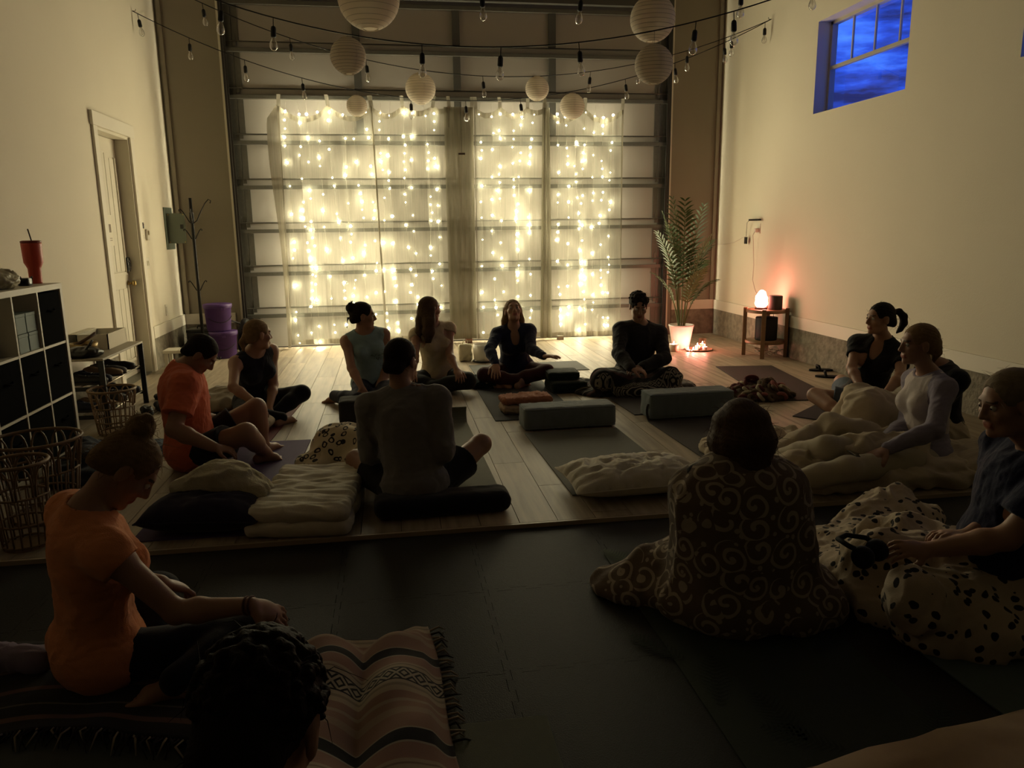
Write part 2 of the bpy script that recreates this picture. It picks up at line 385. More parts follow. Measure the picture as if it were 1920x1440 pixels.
def curtains():
    ztab = 2.985
    def panel(label, x0, x1, xb0, xb1, tabs, zb, seed, waves, mat_, edge_fold=None, zlast=None):
        rnd = random.Random(seed); ph = [rnd.uniform(0, 6.28) for _ in range(4)]
        t = thing('sheer_curtain', label, 'curtain', ((x0+x1)/2, CUR_Y, 0), 0, 'sheer curtains hung on the garage door')
        cx = (x0+x1)/2; n = len(tabs)
        def top(u):
            for a, b in zip(tabs[:-1], tabs[1:]):
                if a <= u <= b:
                    w = (u-a)/(b-a); return ztab - .62*(b-a)*(x1-x0)*.40*4*w*(1-w)*(.7 if (b-a) < .3 else 1)
            return ztab
        def fn(u, v):
            zt = top(u); z = lerp(zb, zt, v); x = lerp(lerp(xb0, xb1, u), lerp(x0, x1, u), v)
            y = .020*math.sin(waves*6.28*u+ph[0])*(1-.5*v) + .010*math.sin(waves*2.3*6.28*u+ph[1]+v*2) + .006*math.sin(waves*5.1*6.28*u+ph[2]-v*3)
            # drag lines radiating from the tabs
            d = min(abs(u-k) for k in tabs); y -= .02*math.exp(-(d*14)**2)*smooth01((v-.75)*4)
            return (x-cx, y, z)
        sheet(64, 70, fn, 'fabric', mat_, t)
        def hemtop(u, v):
            x, y, z = fn(u, 1-.022*v); return (x, y-.004, z)
        sheet(64, 3, hemtop, 'top_hem', HEM, t)
        def hembot(u, v):
            x, y, z = fn(u, .022*v); return (x, y-.004, z)
        sheet(64, 3, hembot, 'bottom_hem', HEM, t)
        for e0, e1 in ((0, .016), (.984, 1)):
            def side_hem(u, v, e0=e0, e1=e1):
                x, y, z = fn(lerp(e0, e1, u), v); return (x, y-.005, z)
            sheet(3, 70, side_hem, 'side_hem', HEM, t)
        tm = HEM
        for k in tabs:
            x, y, z = fn(k, 1); kx = max(-abs(x1-x0)/2+.02, min(abs(x1-x0)/2-.02, x))
            lean = rnd.uniform(-.02, .02)
            tb = MB()
            pts = [(kx, y-.004, z-.03), (kx+lean*.5, y-.012, z+.05), (kx+lean, y+.01, z+.112), (kx+lean, y+.055, z+.108)]
            for a, b in zip(pts[:-1], pts[1:]):
                tb.add([(a[0]-.022, a[1], a[2]), (a[0]+.022, a[1], a[2]), (b[0]+.022, b[1], b[2]), (b[0]-.022, b[1], b[2])], [(0,1,2,3)])
            tb.build('tab', tm, t)
        if edge_fold == 'left':
            def ef(u, v):
                z = lerp(.02, ztab-.02, v); wv = .03+.10*math.exp(-((v-.86)*3.0)**2)*(1 if v < 1 else 1)
                wv *= smooth01((1-v)*14+.15)
                return (lerp(xb0, x0, v)-cx-wv*u+.02*v*0, -.012-.05*u, z)
            sheet(6, 40, ef, 'turned_edge', HEM, t)
        for c in rnd.sample(tabs[1:-1] if n > 2 else tabs, min(1, n)):
            pass
        return t
    panel('leftmost sheer cream curtain panel, its outer edge turned back', -1.268, -.135, -1.300, -.09, [0, .53, 1], .052, 3, 5, SHEER, 'left')
    panel('second sheer curtain from the left, its right strip without fairy lights', -.165, 1.108, -.095, 1.085, [0, .31, .60, .76, 1], .056, 8, 6, SHEER)
    panel('third sheer curtain panel, directly behind the woman with head tipped back', 1.118, 2.03, 1.10, 1.99, [0, .36, .74, 1], .05, 14, 4, SHEER)
    panel('rightmost sheer curtain panel beside the potted palm', 2.01, 3.055, 1.955, 3.07, [0, .5, 1], .036, 21, 5, SHEER)
    # the unlit, doubled gathers
    def strip(label, x0, x1, b0, b1, zb, seed):
        cx = (x0+x1)/2
        def fn(u, v):
            return (lerp(lerp(b0, b1, u), lerp(x0, x1, u), v)-cx, -.034+.008*math.sin(u*9+seed)+.004*math.sin(u*23), lerp(zb, 2.97, v))
        o = sheet(24, 30, fn, 'curtain_gather', DENSE); o.location = (cx, CUR_Y, 0)
        return tag(o, label, 'curtain')
    strip('plain gathered curtain strip without lights left of centre', .735, 1.10, .74, 1.09, .06, 1)
    strip('narrow gathered curtain fold between the two right-hand panels', 1.985, 2.075, 1.94, 2.10, .03, 2)
curtains()

def fairy_lights():
    # each LED is a small lens that throws its light forward; its back only leaks a little
    r = .0126; prof = [(0, -r), (.7*r, -.72*r), (r, 0), (.7*r, .72*r), (0, r)]
    nb = 6; vs = [(0, -r*1.15, 0)]; fs = []
    for rr, yy in ((.72*r, -.72*r), (r, .1*r)):
        vs += [(rr*math.cos(2*math.pi*k/nb), yy, rr*math.sin(2*math.pi*k/nb)) for k in range(nb)]
    vs.append((0, r, 0))
    for k in range(nb):
        j = (k+1) % nb; fs.append((0, 1+k, 1+j)); fs.append((1+k, 1+nb+k, 1+nb+j, 1+j)); fs.append((1+nb+k, 2*nb+1, 1+nb+j))
    bme = bpy.data.meshes.new('bulb'); bme.from_pydata(vs, [], fs); bme.update()
    bme.materials.append(emit('led_lens', LED_COLOR, LED_STRENGTH)); bme.materials.append(emit('led_back', LED_COLOR, LED_STRENGTH*LED_BACK))
    for pl in bme.polygons: pl.material_index = 0 if pl.normal.y < -.05 else 1
    bulbs = [bme]
    for k, f in enumerate((.45, 1.6)):
        b2 = bme.copy(); b2.materials[0] = emit('led_lens_%d' % k, LED_COLOR, LED_STRENGTH*f); b2.materials[1] = emit('led_back_%d' % k, LED_COLOR, LED_STRENGTH*LED_BACK*f); bulbs.append(b2)
    wire_m = mat('led_wire', (.30, .27, .20), .5)
    segs = [(-1.25, -.18, 8, 'left'), (-.10, .70, 6, 'second'), (1.15, 1.93, 6, 'third'), (2.11, 3.02, 7, 'right')]
    ords = ['first', 'second', 'third', 'fourth', 'fifth', 'sixth', 'seventh', 'eighth']
    pn = {'left': 'leftmost', 'second': 'second', 'third': 'third', 'right': 'rightmost'}
    rnd = random.Random(77)
    for x0, x1, n, who in segs:
        for i in range(n):
            x = lerp(x0, x1, (i+.5)/n)+rnd.uniform(-.02, .02)
            yy = CUR_Y+rnd.choice((.030, .036, .044, .060))
            t = thing('fairy_light_strand', '%s strand of warm fairy lights from the left behind the %s curtain' % (ords[i], pn[who]), 'fairy lights', (x, yy, .03), 0, 'hanging fairy light strands')
            z = 2.93-.06*abs(math.sin((i+.5)/n*math.pi*2)); pts = [(0, 0, 3.0)]; zz = z; zs = []
            while zz > .06:
                zs.append(zz); zz -= rnd.choice((.10, .10, .20, .28, .34))
            dx = 0
            for q in zs:
                dx = max(-.06, min(.06, dx+rnd.uniform(-.022, .022))); ob = bpy.data.objects.new('bulb', rnd.choice((bulbs[0], bulbs[0], bulbs[1], bulbs[2]))); COL.objects.link(ob); ob.parent = t
                ob.location = (dx, rnd.uniform(-.012, .012), q-.03); sc_ = rnd.choice((.6, .8, 1.0, 1.25)); ob.scale = (sc_, sc_, sc_); pts.append((dx*.9, .004, q-.03))
            pts.append((dx, .004, .0))
            MB().tube(pts, .0016, 4).build('wire', wire_m, t)
fairy_lights()
# ------------------------------------------------------------------ implicit surfaces -> one continuous mesh
def V3(*a): return np.array(a if len(a) == 3 else a[0], dtype=np.float64)
def nrm(v): v = np.asarray(v, float); return v/max(1e-9, np.linalg.norm(v))
class SDF:
    def __init__(s): s.p = []
    def cone(s, a, b, ra, rb=None, k=.02, op='u'):
        a, b = V3(a), V3(b); rb = ra if rb is None else rb; r = max(ra, rb)
        s.p.append((np.minimum(a, b)-r, np.maximum(a, b)+r, k, op, ('c', a, b, ra, rb))); return s
    def chain(s, pts, rs, k=.02):
        for i in range(len(pts)-1): s.cone(pts[i], pts[i+1], rs[i], rs[i+1], k)
        return s
    def ell(s, c, r, R=None, k=.02, op='u'):
        c, r = V3(c), V3(r); R = np.eye(3) if R is None else np.asarray(R)   # rows of R: local axes
        ext = np.sqrt(((R*r[:, None])**2).sum(0))
        s.p.append((c-ext, c+ext, k, op, ('e', c, r, R))); return s
    def box(s, c, r, R=None, rd=.01, k=.02, op='u'):
        c, r = V3(c), V3(r); R = np.eye(3) if R is None else np.asarray(R)
        ext = (np.abs(R)*r[:, None]).sum(0)
        s.p.append((c-ext, c+ext, k, op, ('b', c, r-rd, R, rd))); return s
    def cut(s, p, n, within=None, k=.006):
        """keep the side n points away from: max(d, (x-p).n), optionally only inside a sphere"""
        s.p.append((None, None, k, 'cut', (V3(p), nrm(n), within))); return s
    def mesh(s, h):
        lo = np.min([q[0] for q in s.p if q[3] == 'u'], 0)-2.5*h; hi = np.max([q[1] for q in s.p if q[3] == 'u'], 0)+2.5*h
        n = np.ceil((hi-lo)/h).astype(int)+1
        G = np.full(n, .5, np.float32)
        ax = [lo[i]+h*np.arange(n[i]) for i in range(3)]
        for blo, bhi, k, op, q in s.p:
            if op == 'cut':
                P, N, wi = q
                if wi is None: i0, i1 = np.zeros(3, int), n
                else:
                    c, r = V3(wi[0]), wi[1]
                    i0 = np.clip(np.floor((c-r-lo)/h).astype(int), 0, n); i1 = np.clip(np.ceil((c+r-lo)/h).astype(int)+1, 0, n)
            else:
                m = k+2*h
                i0 = np.clip(np.floor((blo-m-lo)/h).astype(int), 0, n); i1 = np.clip(np.ceil((bhi+m-lo)/h).astype(int)+1, 0, n)
            if (i1 <= i0).any(): continue
            sl = tuple(slice(i0[i], i1[i]) for i in range(3))
            X = ax[0][sl[0]].astype(np.float32)[:, None, None]; Y = ax[1][sl[1]].astype(np.float32)[None, :, None]; Z = ax[2][sl[2]].astype(np.float32)[None, None, :]
            g = G[sl]
            if op == 'cut':
                d = (X-P[0])*N[0]+(Y-P[1])*N[1]+(Z-P[2])*N[2]
                if wi is not None:
                    c, r = V3(wi[0]), wi[1]; dd = np.sqrt((X-c[0])**2+(Y-c[1])**2+(Z-c[2])**2)-r; d = np.where(dd < 0, d, -1.0)
                G[sl] = np.maximum(g, d); continue
            if q[0] == 'c':
                _, a, b, ra, rb = q; ba = b-a; L2 = max(1e-9, float(ba@ba))
                px, py, pz = X-a[0], Y-a[1], Z-a[2]
                t = np.clip((px*ba[0]+py*ba[1]+pz*ba[2])/L2, 0, 1)
                d = np.sqrt((px-t*ba[0])**2+(py-t*ba[1])**2+(pz-t*ba[2])**2)-(ra+(rb-ra)*t)
            else:
                c, r, R = q[1], q[2], q[3]
                px, py, pz = X-c[0], Y-c[1], Z-c[2]
                u = [px*R[i][0]+py*R[i][1]+pz*R[i][2] for i in range(3)]
                if q[0] == 'e':
                    k0 = np.sqrt((u[0]/r[0])**2+(u[1]/r[1])**2+(u[2]/r[2])**2)
                    k1 = np.sqrt((u[0]/r[0]**2)**2+(u[1]/r[1]**2)**2+(u[2]/r[2]**2)**2)
                    d = k0*(k0-1)/np.maximum(k1, 1e-6)
                    d = np.where(k0 < .2, -float(min(r))*.8, d)
                else:
                    e = [np.abs(u[i])-r[i] for i in range(3)]
                    d = np.sqrt(np.maximum(e[0], 0)**2+np.maximum(e[1], 0)**2+np.maximum(e[2], 0)**2)+np.minimum(np.maximum(np.maximum(e[0], e[1]), e[2]), 0)-q[4]
            if op == 'u':
                hh = np.maximum(k-np.abs(g-d), 0)/k; G[sl] = np.minimum(g, d)-hh*hh*k*.25
            else:
                hh = np.maximum(k-np.abs(g+d), 0)/k; G[sl] = np.maximum(g, -d)+hh*hh*k*.25
        # naive surface nets
        ins = G < 0
        a = ins[:-1, :-1, :-1]; cnt = a.astype(np.uint8)
        offs = [(i, j, k) for i in (0, 1) for j in (0, 1) for k in (0, 1)]
        cnt = np.zeros(n-1, np.uint8)
        for i, j, k in offs: cnt += ins[i:n[0]-1+i, j:n[1]-1+j, k:n[2]-1+k]
        act = (cnt > 0) & (cnt < 8); I = np.argwhere(act)
        idx = np.full(n-1, -1, np.int32); idx[act] = np.arange(len(I), dtype=np.int32)
        cv = {o: G[I[:, 0]+o[0], I[:, 1]+o[1], I[:, 2]+o[2]].astype(np.float64) for o in offs}
        acc = np.zeros((len(I), 3)); num = np.zeros(len(I))
        for o in offs:
            for d in range(3):
                if o[d]: continue
                o2 = list(o); o2[d] = 1; o2 = tuple(o2); va, vb = cv[o], cv[o2]; cr = (va < 0) != (vb < 0)
                t = np.where(cr, va/np.where(cr, va-vb, 1), 0)
                pt = np.tile(np.array(o, float), (len(I), 1)); pt[:, d] += t
                acc += np.where(cr[:, None], pt, 0); num += cr
        P = lo+h*(I+acc/np.maximum(num, 1)[:, None])
        F = []
        for d in range(3):
            e1, e2 = (d+1) % 3, (d+2) % 3
            A = np.take(ins, range(0, n[d]-1), d); Bq = np.take(ins, range(1, n[d]), d)
            E = np.argwhere(A != Bq); E = E[(E[:, e1] > 0) & (E[:, e2] > 0) & (E[:, e1] < n[e1]-1) & (E[:, e2] < n[e2]-1)]
            q = []
            for s1, s2 in ((1, 1), (0, 1), (0, 0), (1, 0)):
                c = E.copy(); c[:, e1] -= s1; c[:, e2] -= s2; q.append(idx[c[:, 0], c[:, 1], c[:, 2]])
            q = np.stack(q, 1); fl = A[E[:, 0], E[:, 1], E[:, 2]]
            q[~fl] = q[~fl][:, ::-1]; F.append(q)
        F = np.concatenate(F); F = F[(F >= 0).all(1)]
        return P, F
def vnormals(P, F):
    n = np.cross(P[F[:, 2]]-P[F[:, 0]], P[F[:, 3]]-P[F[:, 1]]); N = np.zeros_like(P)
    for i in range(4): np.add.at(N, F[:, i], n)
    return N/np.maximum(np.linalg.norm(N, axis=1), 1e-12)[:, None]
def relax(P, F, it=1, f=.5):
    for _ in range(it):
        S = np.zeros_like(P); C = np.zeros(len(P))
        for i in range(4):
            j = (i+1) % 4
            np.add.at(S, F[:, i], P[F[:, j]]); np.add.at(S, F[:, j], P[F[:, i]]); np.add.at(C, F[:, i], 1); np.add.at(C, F[:, j], 1)
        P = P+f*(S/np.maximum(C, 1)[:, None]-P)
    return P
def fnoise(P, freq, seed, octv=3):
    """cheap smooth noise from warped sines, roughly -1..1"""
    r = np.random.RandomState(seed); out = np.zeros(len(P)); amp = 1.0; tot = 0
    Q = P*freq
    for o in range(octv):
        W = np.stack([np.sin(Q@r.normal(size=3)*1.3+r.uniform(0, 6)) for _ in range(3)], 1)
        Q2 = Q+W*.8
        v = sum(np.sin(Q2@r.normal(size=3)*1.6+r.uniform(0, 6)) for _ in range(3))/3
        out += amp*v; tot += amp; amp *= .5; Q = Q*2.03
    return out/tot*1.5
def folds(P, freq, seed):
    """ridged creases for cloth, 0..1"""
    return 1-np.abs(fnoise(P, freq, seed, 2))
def qmesh(name, P, F, mats, midx=None, parent=None, extra=None):
    """quads -> mesh object; extra = list of (P, F3/F4 list, material index)"""
    vs = P; fs = F
    me = bpy.data.meshes.new(name)
    nv = len(P); loops = F.ravel()
    tot_v = [P]; tot_l = [loops]; starts = [np.arange(len(F))*4]; mi = [np.zeros(len(F), np.int32) if midx is None else midx]
    off = nv; lo = len(loops)
    for (EP, EF, m) in (extra or []):
        EP = np.asarray(EP, float); EF = np.asarray(EF, int); k = EF.shape[1]
        tot_v.append(EP); tot_l.append((EF+off).ravel()); starts.append(lo+np.arange(len(EF))*k); mi.append(np.full(len(EF), m, np.int32))
        off += len(EP); lo += EF.size
    Pv = np.concatenate(tot_v); Lv = np.concatenate(tot_l).astype(np.int32); St = np.concatenate(starts).astype(np.int32); Mi = np.concatenate(mi).astype(np.int32)
    me.vertices.add(len(Pv)); me.vertices.foreach_set('co', Pv.astype(np.float32).ravel())
    me.loops.add(len(Lv)); me.loops.foreach_set('vertex_index', Lv)
    me.polygons.add(len(St)); me.polygons.foreach_set('loop_start', St)
    for m in mats: me.materials.append(m)
    me.polygons.foreach_set('material_index', Mi)
    me.update(calc_edges=True); me.validate(); me.shade_smooth()
    o = bpy.data.objects.new(name, me); COL.objects.link(o)
    if parent is not None: o.parent = parent
    return o
def sdf_obj(name, s, h, m, parent=None, wr=None, rl=1):
    """wr: list of (amplitude, frequency, seed, ridged)"""
    P, F = s.mesh(h); P = relax(P, F, rl)
    for (a, fq, sd, rg) in (wr or []):
        N = vnormals(P, F); P = P+N*(a*((folds(P, fq, sd)-.6) if rg else fnoise(P, fq, sd)))[:, None]
    return qmesh(name, P, F, m if isinstance(m, list) else [m], None, parent)
def uvsphere(c, r, n=8, m=6):
    P = []; F = []
    for j in range(m+1):
        th = math.pi*j/m
        for i in range(n): P.append((c[0]+r*math.sin(th)*math.cos(2*math.pi*i/n), c[1]+r*math.sin(th)*math.sin(2*math.pi*i/n), c[2]+r*math.cos(th)))
    for j in range(m):
        for i in range(n): F.append((j*n+i, (j+1)*n+i, (j+1)*n+(i+1) % n, j*n+(i+1) % n))
    return np.array(P), np.array(F)

# ------------------------------------------------------------------ people
def head_frame(yaw, pitch, roll):
    """rows: right, forward, up of the head; yaw turns left(+), pitch looks down(+), in degrees"""
    y, p, r = map(math.radians, (yaw, pitch, roll))
    f = V3(-math.sin(y)*math.cos(p), math.cos(y)*math.cos(p), -math.sin(p)); rt = V3(math.cos(y), math.sin(y), 0)
    u = np.cross(rt, f); rt, u = rt*math.cos(r)+u*math.sin(r), -rt*math.sin(r)+u*math.cos(r)
    return np.array([rt, f, u])
def add_head(s, c, R, sex, sc=1.0):
    H = lambda x, y, z: V3(c)+sc*(R[0]*x+R[1]*y+R[2]*z)
    j = 1.0 if sex == 'm' else .92
    s.ell(H(0, -.014, .030), V3(.074, .095, .084)*sc, R, k=.02)
    s.ell(H(0, .028, -.040), V3(.058*j, .062, .072)*sc, R, k=.03)
    s.cone(H(-.030*j, .050, -.088), H(.030*j, .050, -.088), .022*j*sc, k=.025)
    s.cone(H(0, .074, -.094), H(0, .076, -.096), .019*j*sc, k=.02)
    s.cone(H(-.030, .078, .026), H(.030, .078, .026), .012*sc, k=.02)          # brow
    s.cone(H(0, .088, .012), H(0, .107, -.026), .0085*sc, .0115*sc, k=.012)    # nose
    s.cone(H(-.010, .094, -.031), H(.010, .094, -.031), .009*sc, k=.008)
    for q in (-1, 1):
        s.ell(H(q*.031, .098, .006), V3(.017, .016, .011)*sc, R, k=.014, op='s')
        s.ell(H(q*.040, .062, -.022), V3(.022, .022, .02)*sc, R, k=.02)
        s.ell(H(q*.076, -.004, -.008), V3(.008, .020, .033)*sc, R, k=.008)     # ear
        s.ell(H(q*.086, .002, -.004), V3(.006, .010, .018)*sc, R, k=.006, op='s')
    s.cone(H(-.018, .087, -.056), H(.018, .087, -.056), .0065*sc, k=.008)      # lips
    s.cone(H(-.015, .086, -.067), H(.015, .086, -.067), .0075*sc, k=.008)
def add_hand(s, w, Fd, Nd, side, curl=25, splay=7, sc=1.0):
    """w wrist, Fd finger direction, Nd where the palm faces, side=+1 thumb on Fd x Nd side"""
    Fd = nrm(Fd); Nd = nrm(V3(Nd)-Fd*float(V3(Nd)@Fd)); S = np.cross(Fd, Nd)*side; w = V3(w)
    s.ell(w+Fd*.050*sc, V3(.040, .017, .056)*sc, np.array([S, Nd, Fd]), k=.018)
    tips = []
    for i, (off, ln) in enumerate(((.029, .070), (.010, .080), (-.010, .074), (-.028, .058))):
        b = w+(Fd*.086+S*off)*sc; a = math.radians((1.4-i)*splay); d0 = nrm(Fd*math.cos(a)+S*math.sin(a)); p = b; ang = 0
        for q, (fr, r) in enumerate(((.42, .0095), (.32, .0085), (.26, .0075))):
            ang += math.radians(curl*(.7 if q == 0 else 1)); d = d0*math.cos(ang)+Nd*math.sin(ang); p2 = p+d*ln*fr*sc
            s.cone(p, p2, r*sc, (r-.0008)*sc, k=.004); p = p2
    b = w+(Fd*.022+S*.026)*sc; d = nrm(Fd*.62+S*.70+Nd*.35); p = b+d*.038*sc
    s.cone(b, p, .0135*sc, .0115*sc, k=.012); d2 = nrm(Fd*.85+S*.30+Nd*.42)
    s.cone(p, p+d2*.030*sc, .011*sc, .010*sc, k=.004); s.cone(p+d2*.030*sc, p+d2*.052*sc, .010*sc, .0085*sc, k=.004)
def add_foot(s, an, toe, up, sc=1.0, side=1):
    an, toe, up = V3(an), V3(toe), nrm(up); f = nrm(toe-an); up = nrm(up-f*float(up@f)); S = np.cross(f, up)*side
    L = np.linalg.norm(toe-an)
    heel = an-f*.045*sc-up*.045*sc
    s.cone(an, heel, .034*sc, .028*sc, k=.02); ball = an+f*L*.72-up*.035*sc
    s.cone(an-up*.012*sc, ball, .034*sc, .026*sc, k=.02); s.cone(ball-S*.022*sc, ball+S*.022*sc, .022*sc, k=.02); s.cone(heel, ball, .024*sc, .022*sc, k=.02)
    for i in range(5):
        o = (-.034+.017*i)*sc; ln = (.050-.0065*i)*sc; r = (.012 if i == 0 else .0085)*sc
        s.cone(ball-S*o*-1+f*.006, ball+S*o+f*(.006+ln)-up*.006, r*1.05, r, k=.004)
SKIN = {}
def skin(i):
    tones = [(.40, .215, .135), (.35, .185, .115), (.44, .25, .165), (.38, .21, .145)]
    if i not in SKIN:
        c = tones[i]
        SKIN[i] = [mat('skin_%d' % i, c, .5, var=.12, vscale=14, bump=.05, bscale=220, spec=.4), mat('lips_%d' % i, (c[0]*.8, c[1]*.48, c[2]*.48), .45),
                   mat('eye_white', (.6, .56, .50), .3), mat('iris_dark', (.03, .02, .015), .2), mat('brow_%d' % i, (.10, .06, .035), .7)]
    return SKIN[i]
class Body:
    """joints in the person's own frame; builds skin, clothes and hair from one skeleton"""
    def __init__(s, root, J, sex='f', tone=0, h=.007, head=(0, 0, 0), hs=1.0, build=1.0, rs=None):
        s.root = root; s.J = {k: V3(v) for k, v in J.items()}; s.sex = sex; s.tone = tone; s.h = h; s.R = head_frame(*head); s.hs = hs; s.b = build
        J = s.J
        s.up = nrm(J['neck']-J['pel']); s.rs = nrm(J['shR']-J['shL']); s.rp = nrm(J['hipR']-J['hipL'])
    def frame(s, r):
        f = nrm(np.cross(s.up, r)); return np.array([nrm(np.cross(f, s.up)), f, s.up])
    def torso(s, q, d=0.0, girdle=1.0, k=.05, low=True, pd=0.0):
        J, b = s.J, s.b; Fs = s.frame(s.rs); Fp = s.frame(s.rp); m = s.sex == 'm'
        pel, neck = J['pel'], J['neck']; L = np.linalg.norm(neck-pel)
        chest = J.get('chest', pel+(neck-pel)*.66); waist = (pel+chest)/2 if 'waist' not in J else J['waist']
        if low: q.ell(pel+s.up*.01, V3(.170 if m else .178, .125, .125)*b+d+pd, Fp, k=k)
        q.ell(waist, V3(.146 if m else .128, .108 if m else .098, .125)*b+d, (Fs+Fp)/2, k=k)
        q.ell(chest, V3(.160 if m else .140, .112 if m else .102, .165)*b+d, Fs, k=k)
        q.ell(chest+s.up*.075, V3(.150 if m else .128, .095 if m else .085, .10)*b+d, Fs, k=k)
        c = (J['shL']+J['shR'])/2
        q.cone(c+(J['shL']-c)*girdle, c+(J['shR']-c)*girdle, .050*b+d, k=k)
        for z in ('L', 'R'):
            q.cone(neck+s.up*.01, c+(J['sh'+z]-c)*min(girdle, .85)+s.up*.01, .046*b+d*.8, .042*b+d, k=.03)
        if not m:
            for z in (-1, 1): q.ell(chest+Fs[0]*z*.068+Fs[1]*.078*b+s.up*(-.005), V3(.062, .058, .064)*b+d, Fs, k=.03)
    def skin_mesh(s, hands=None, feet=True, legs=True, arms=True, curl=25):
        J, b = s.J, s.b; q = SDF(); s.torso(q)
        m = s.sex == 'm'; aw = 1.12*b if m else .95*b
        hc = J['head']; base = hc-s.R[2]*.075*s.hs-s.R[1]*.012
        q.cone(J['neck'], base, .056*b if m else .050*b, .053 if m else .046, k=.035)
        add_head(q, hc, s.R, s.sex, s.hs)
        hands = hands or {}
        for z, sg in (('L', -1), ('R', 1)):
            if arms:
                sh, el, wr = J['sh'+z], J['el'+z], J['wr'+z]
                q.cone(sh, sh+(el-sh)*.15, .052*aw, .052*aw, k=.03); q.cone(sh, el, .047*aw, .038*aw, k=.02)
                q.cone(el, el+(wr-el)*.3, .037*aw, .040*aw, k=.02); q.cone(el+(wr-el)*.3, wr, .040*aw, .026*aw, k=.02)
                fd, nd = hands.get(z, (wr-el, (0, 0, -1)))
                # thumb side: fingers forward, palm down -> thumb points to the body's middle
                add_hand(q, wr, fd, nd, -sg, curl)
            if legs:
                hp, kn, an = J['hip'+z], J['kn'+z], J['an'+z]
                q.cone(hp, kn, .086*b, .056*b, k=.04); q.cone(kn, an, .054*b, .035*b, k=.03)
                q.cone(kn+(an-kn)*.15, kn+(an-kn)*.5, .053*b, .050*b, k=.03)
                if feet: add_foot(q, an, J['to'+z], J.get('fu'+z, (0, 0, 1)), 1.0, sg)
        P, F = q.mesh(s.h); P = relax(P, F, 1, .4)
        C = P[F].mean(1); L = (C-hc)@s.R.T/s.hs
        mi = np.zeros(len(F), np.int32)
        mi[(np.abs(L[:, 0]) < .024) & (L[:, 1] > .078) & (L[:, 2] > -.075) & (L[:, 2] < -.049)] = 1
        mi[(np.abs(L[:, 0]) > .012) & (np.abs(L[:, 0]) < .045) & (L[:, 1] > .06) & (L[:, 2] > .024) & (L[:, 2] < .033)] = 4
        ex = []
        for z in (-1, 1):
            e = hc+s.hs*(s.R[0]*z*.031+s.R[1]*.079+s.R[2]*.006); p, f = uvsphere(e, .0115*s.hs); ex.append((p, f, 2))
            p, f = uvsphere(e+s.R[1]*.0075*s.hs, .0055*s.hs, 6, 4); ex.append((p, f, 3))
        o = qmesh('body', P, F, skin(s.tone), mi, s.root, ex); return o
    def shirt(s, m, d=.010, sleeve=.5, girdle=1.0, neck_r=.075, neck_drop=.0, v=0.0, hem=None, name='shirt', wr=((.005, 9, 3, True), (.002, 30, 5, False)), long=False, cuff=.95, arms_d=.010, low=True, h=None, slv_mat=None):
        J, b = s.J, s.b; q = SDF(); s.torso(q, d, girdle, low=low, pd=.008); mm = s.sex == 'm'; aw = 1.12*b if mm else .95*b
        Fs = s.frame(s.rs)
        if sleeve > 0:
            for z in ('L', 'R'):
                sh, el, wr_ = J['sh'+z], J['el'+z], J['wr'+z]
                if long:
                    q.cone(sh, el, .050*aw+arms_d, .040*aw+arms_d, k=.04); e = el+(wr_-el)*cuff
                    q.cone(el, el+(wr_-el)*.3, .040*aw+arms_d, .041*aw+arms_d, k=.02); q.cone(el+(wr_-el)*.3, e, .041*aw+arms_d, .028*aw+arms_d, k=.02)
                else:
                    e = sh+(el-sh)*sleeve; q.cone(sh, e, .053*aw+arms_d, .046*aw+arms_d*1.5, k=.04)
                    q.cut(e, el-sh, (e, .10))
        # neckline and hem
        n = J['neck']+Fs[1]*.02
        q.ell(n+s.up*.035, V3(neck_r, neck_r, .055+neck_drop), Fs, k=.008, op='s')
        if v: q.ell(n+Fs[1]*.085-s.up*v*.3, V3(.045, .06, v), Fs, k=.008, op='s')
        if hem is not None: q.cut(hem[0], hem[1])
        P, F = q.mesh(h or s.h); P = relax(P, F, 1, .5)
        for (a, fq, sd, rg) in wr:
            N = vnormals(P, F); P = P+N*(a*((folds(P, fq, sd)-.6) if rg else fnoise(P, fq, sd)))[:, None]
        return qmesh(name, P, F, [m], None, s.root)
    def pants(s, m, d=.012, to=1.0, name='trousers', wr=((.004, 10, 8, True),), h=None, hipd=None):
        """to: 1.0 ankle; <1 of the thigh when negative-coded as shorts: to=-.6 ends at 60% of the thigh"""
        J, b = s.J, s.b; q = SDF(); Fp = s.frame(s.rp)
        q.ell(J['pel']+s.up*.0, V3(.170, .124, .122)*b+(hipd if hipd is not None else .003), Fp, k=.05)
        for z in ('L', 'R'):
            hp, kn, an = J['hip'+z], J['kn'+z], J['an'+z]
            if to < 0:
                e = hp+(kn-hp)*(-to); q.cone(hp, e, .080*b+d*.3, .072*b+d*1.8, k=.05); q.cut(e, kn-hp, (e, .14))
            else:
                q.cone(hp, kn, .082*b+d*.5, .058*b+d, k=.05); e = kn+(an-kn)*to; q.cone(kn, kn+(an-kn)*.5, .056*b+d, .052*b+d, k=.03); q.cone(kn+(an-kn)*.5, e, .052*b+d, .038*b+d, k=.03)
        P, F = q.mesh(h or s.h); P = relax(P, F, 1, .5)
        for (a, fq, sd, rg) in wr:
            N = vnormals(P, F); P = P+N*(a*((folds(P, fq, sd)-.6) if rg else fnoise(P, fq, sd)))[:, None]
        return qmesh(name, P, F, [m], None, s.root)
    def H(s, x, y, z): return s.J['head']+s.hs*(s.R[0]*x+s.R[1]*y+s.R[2]*z)
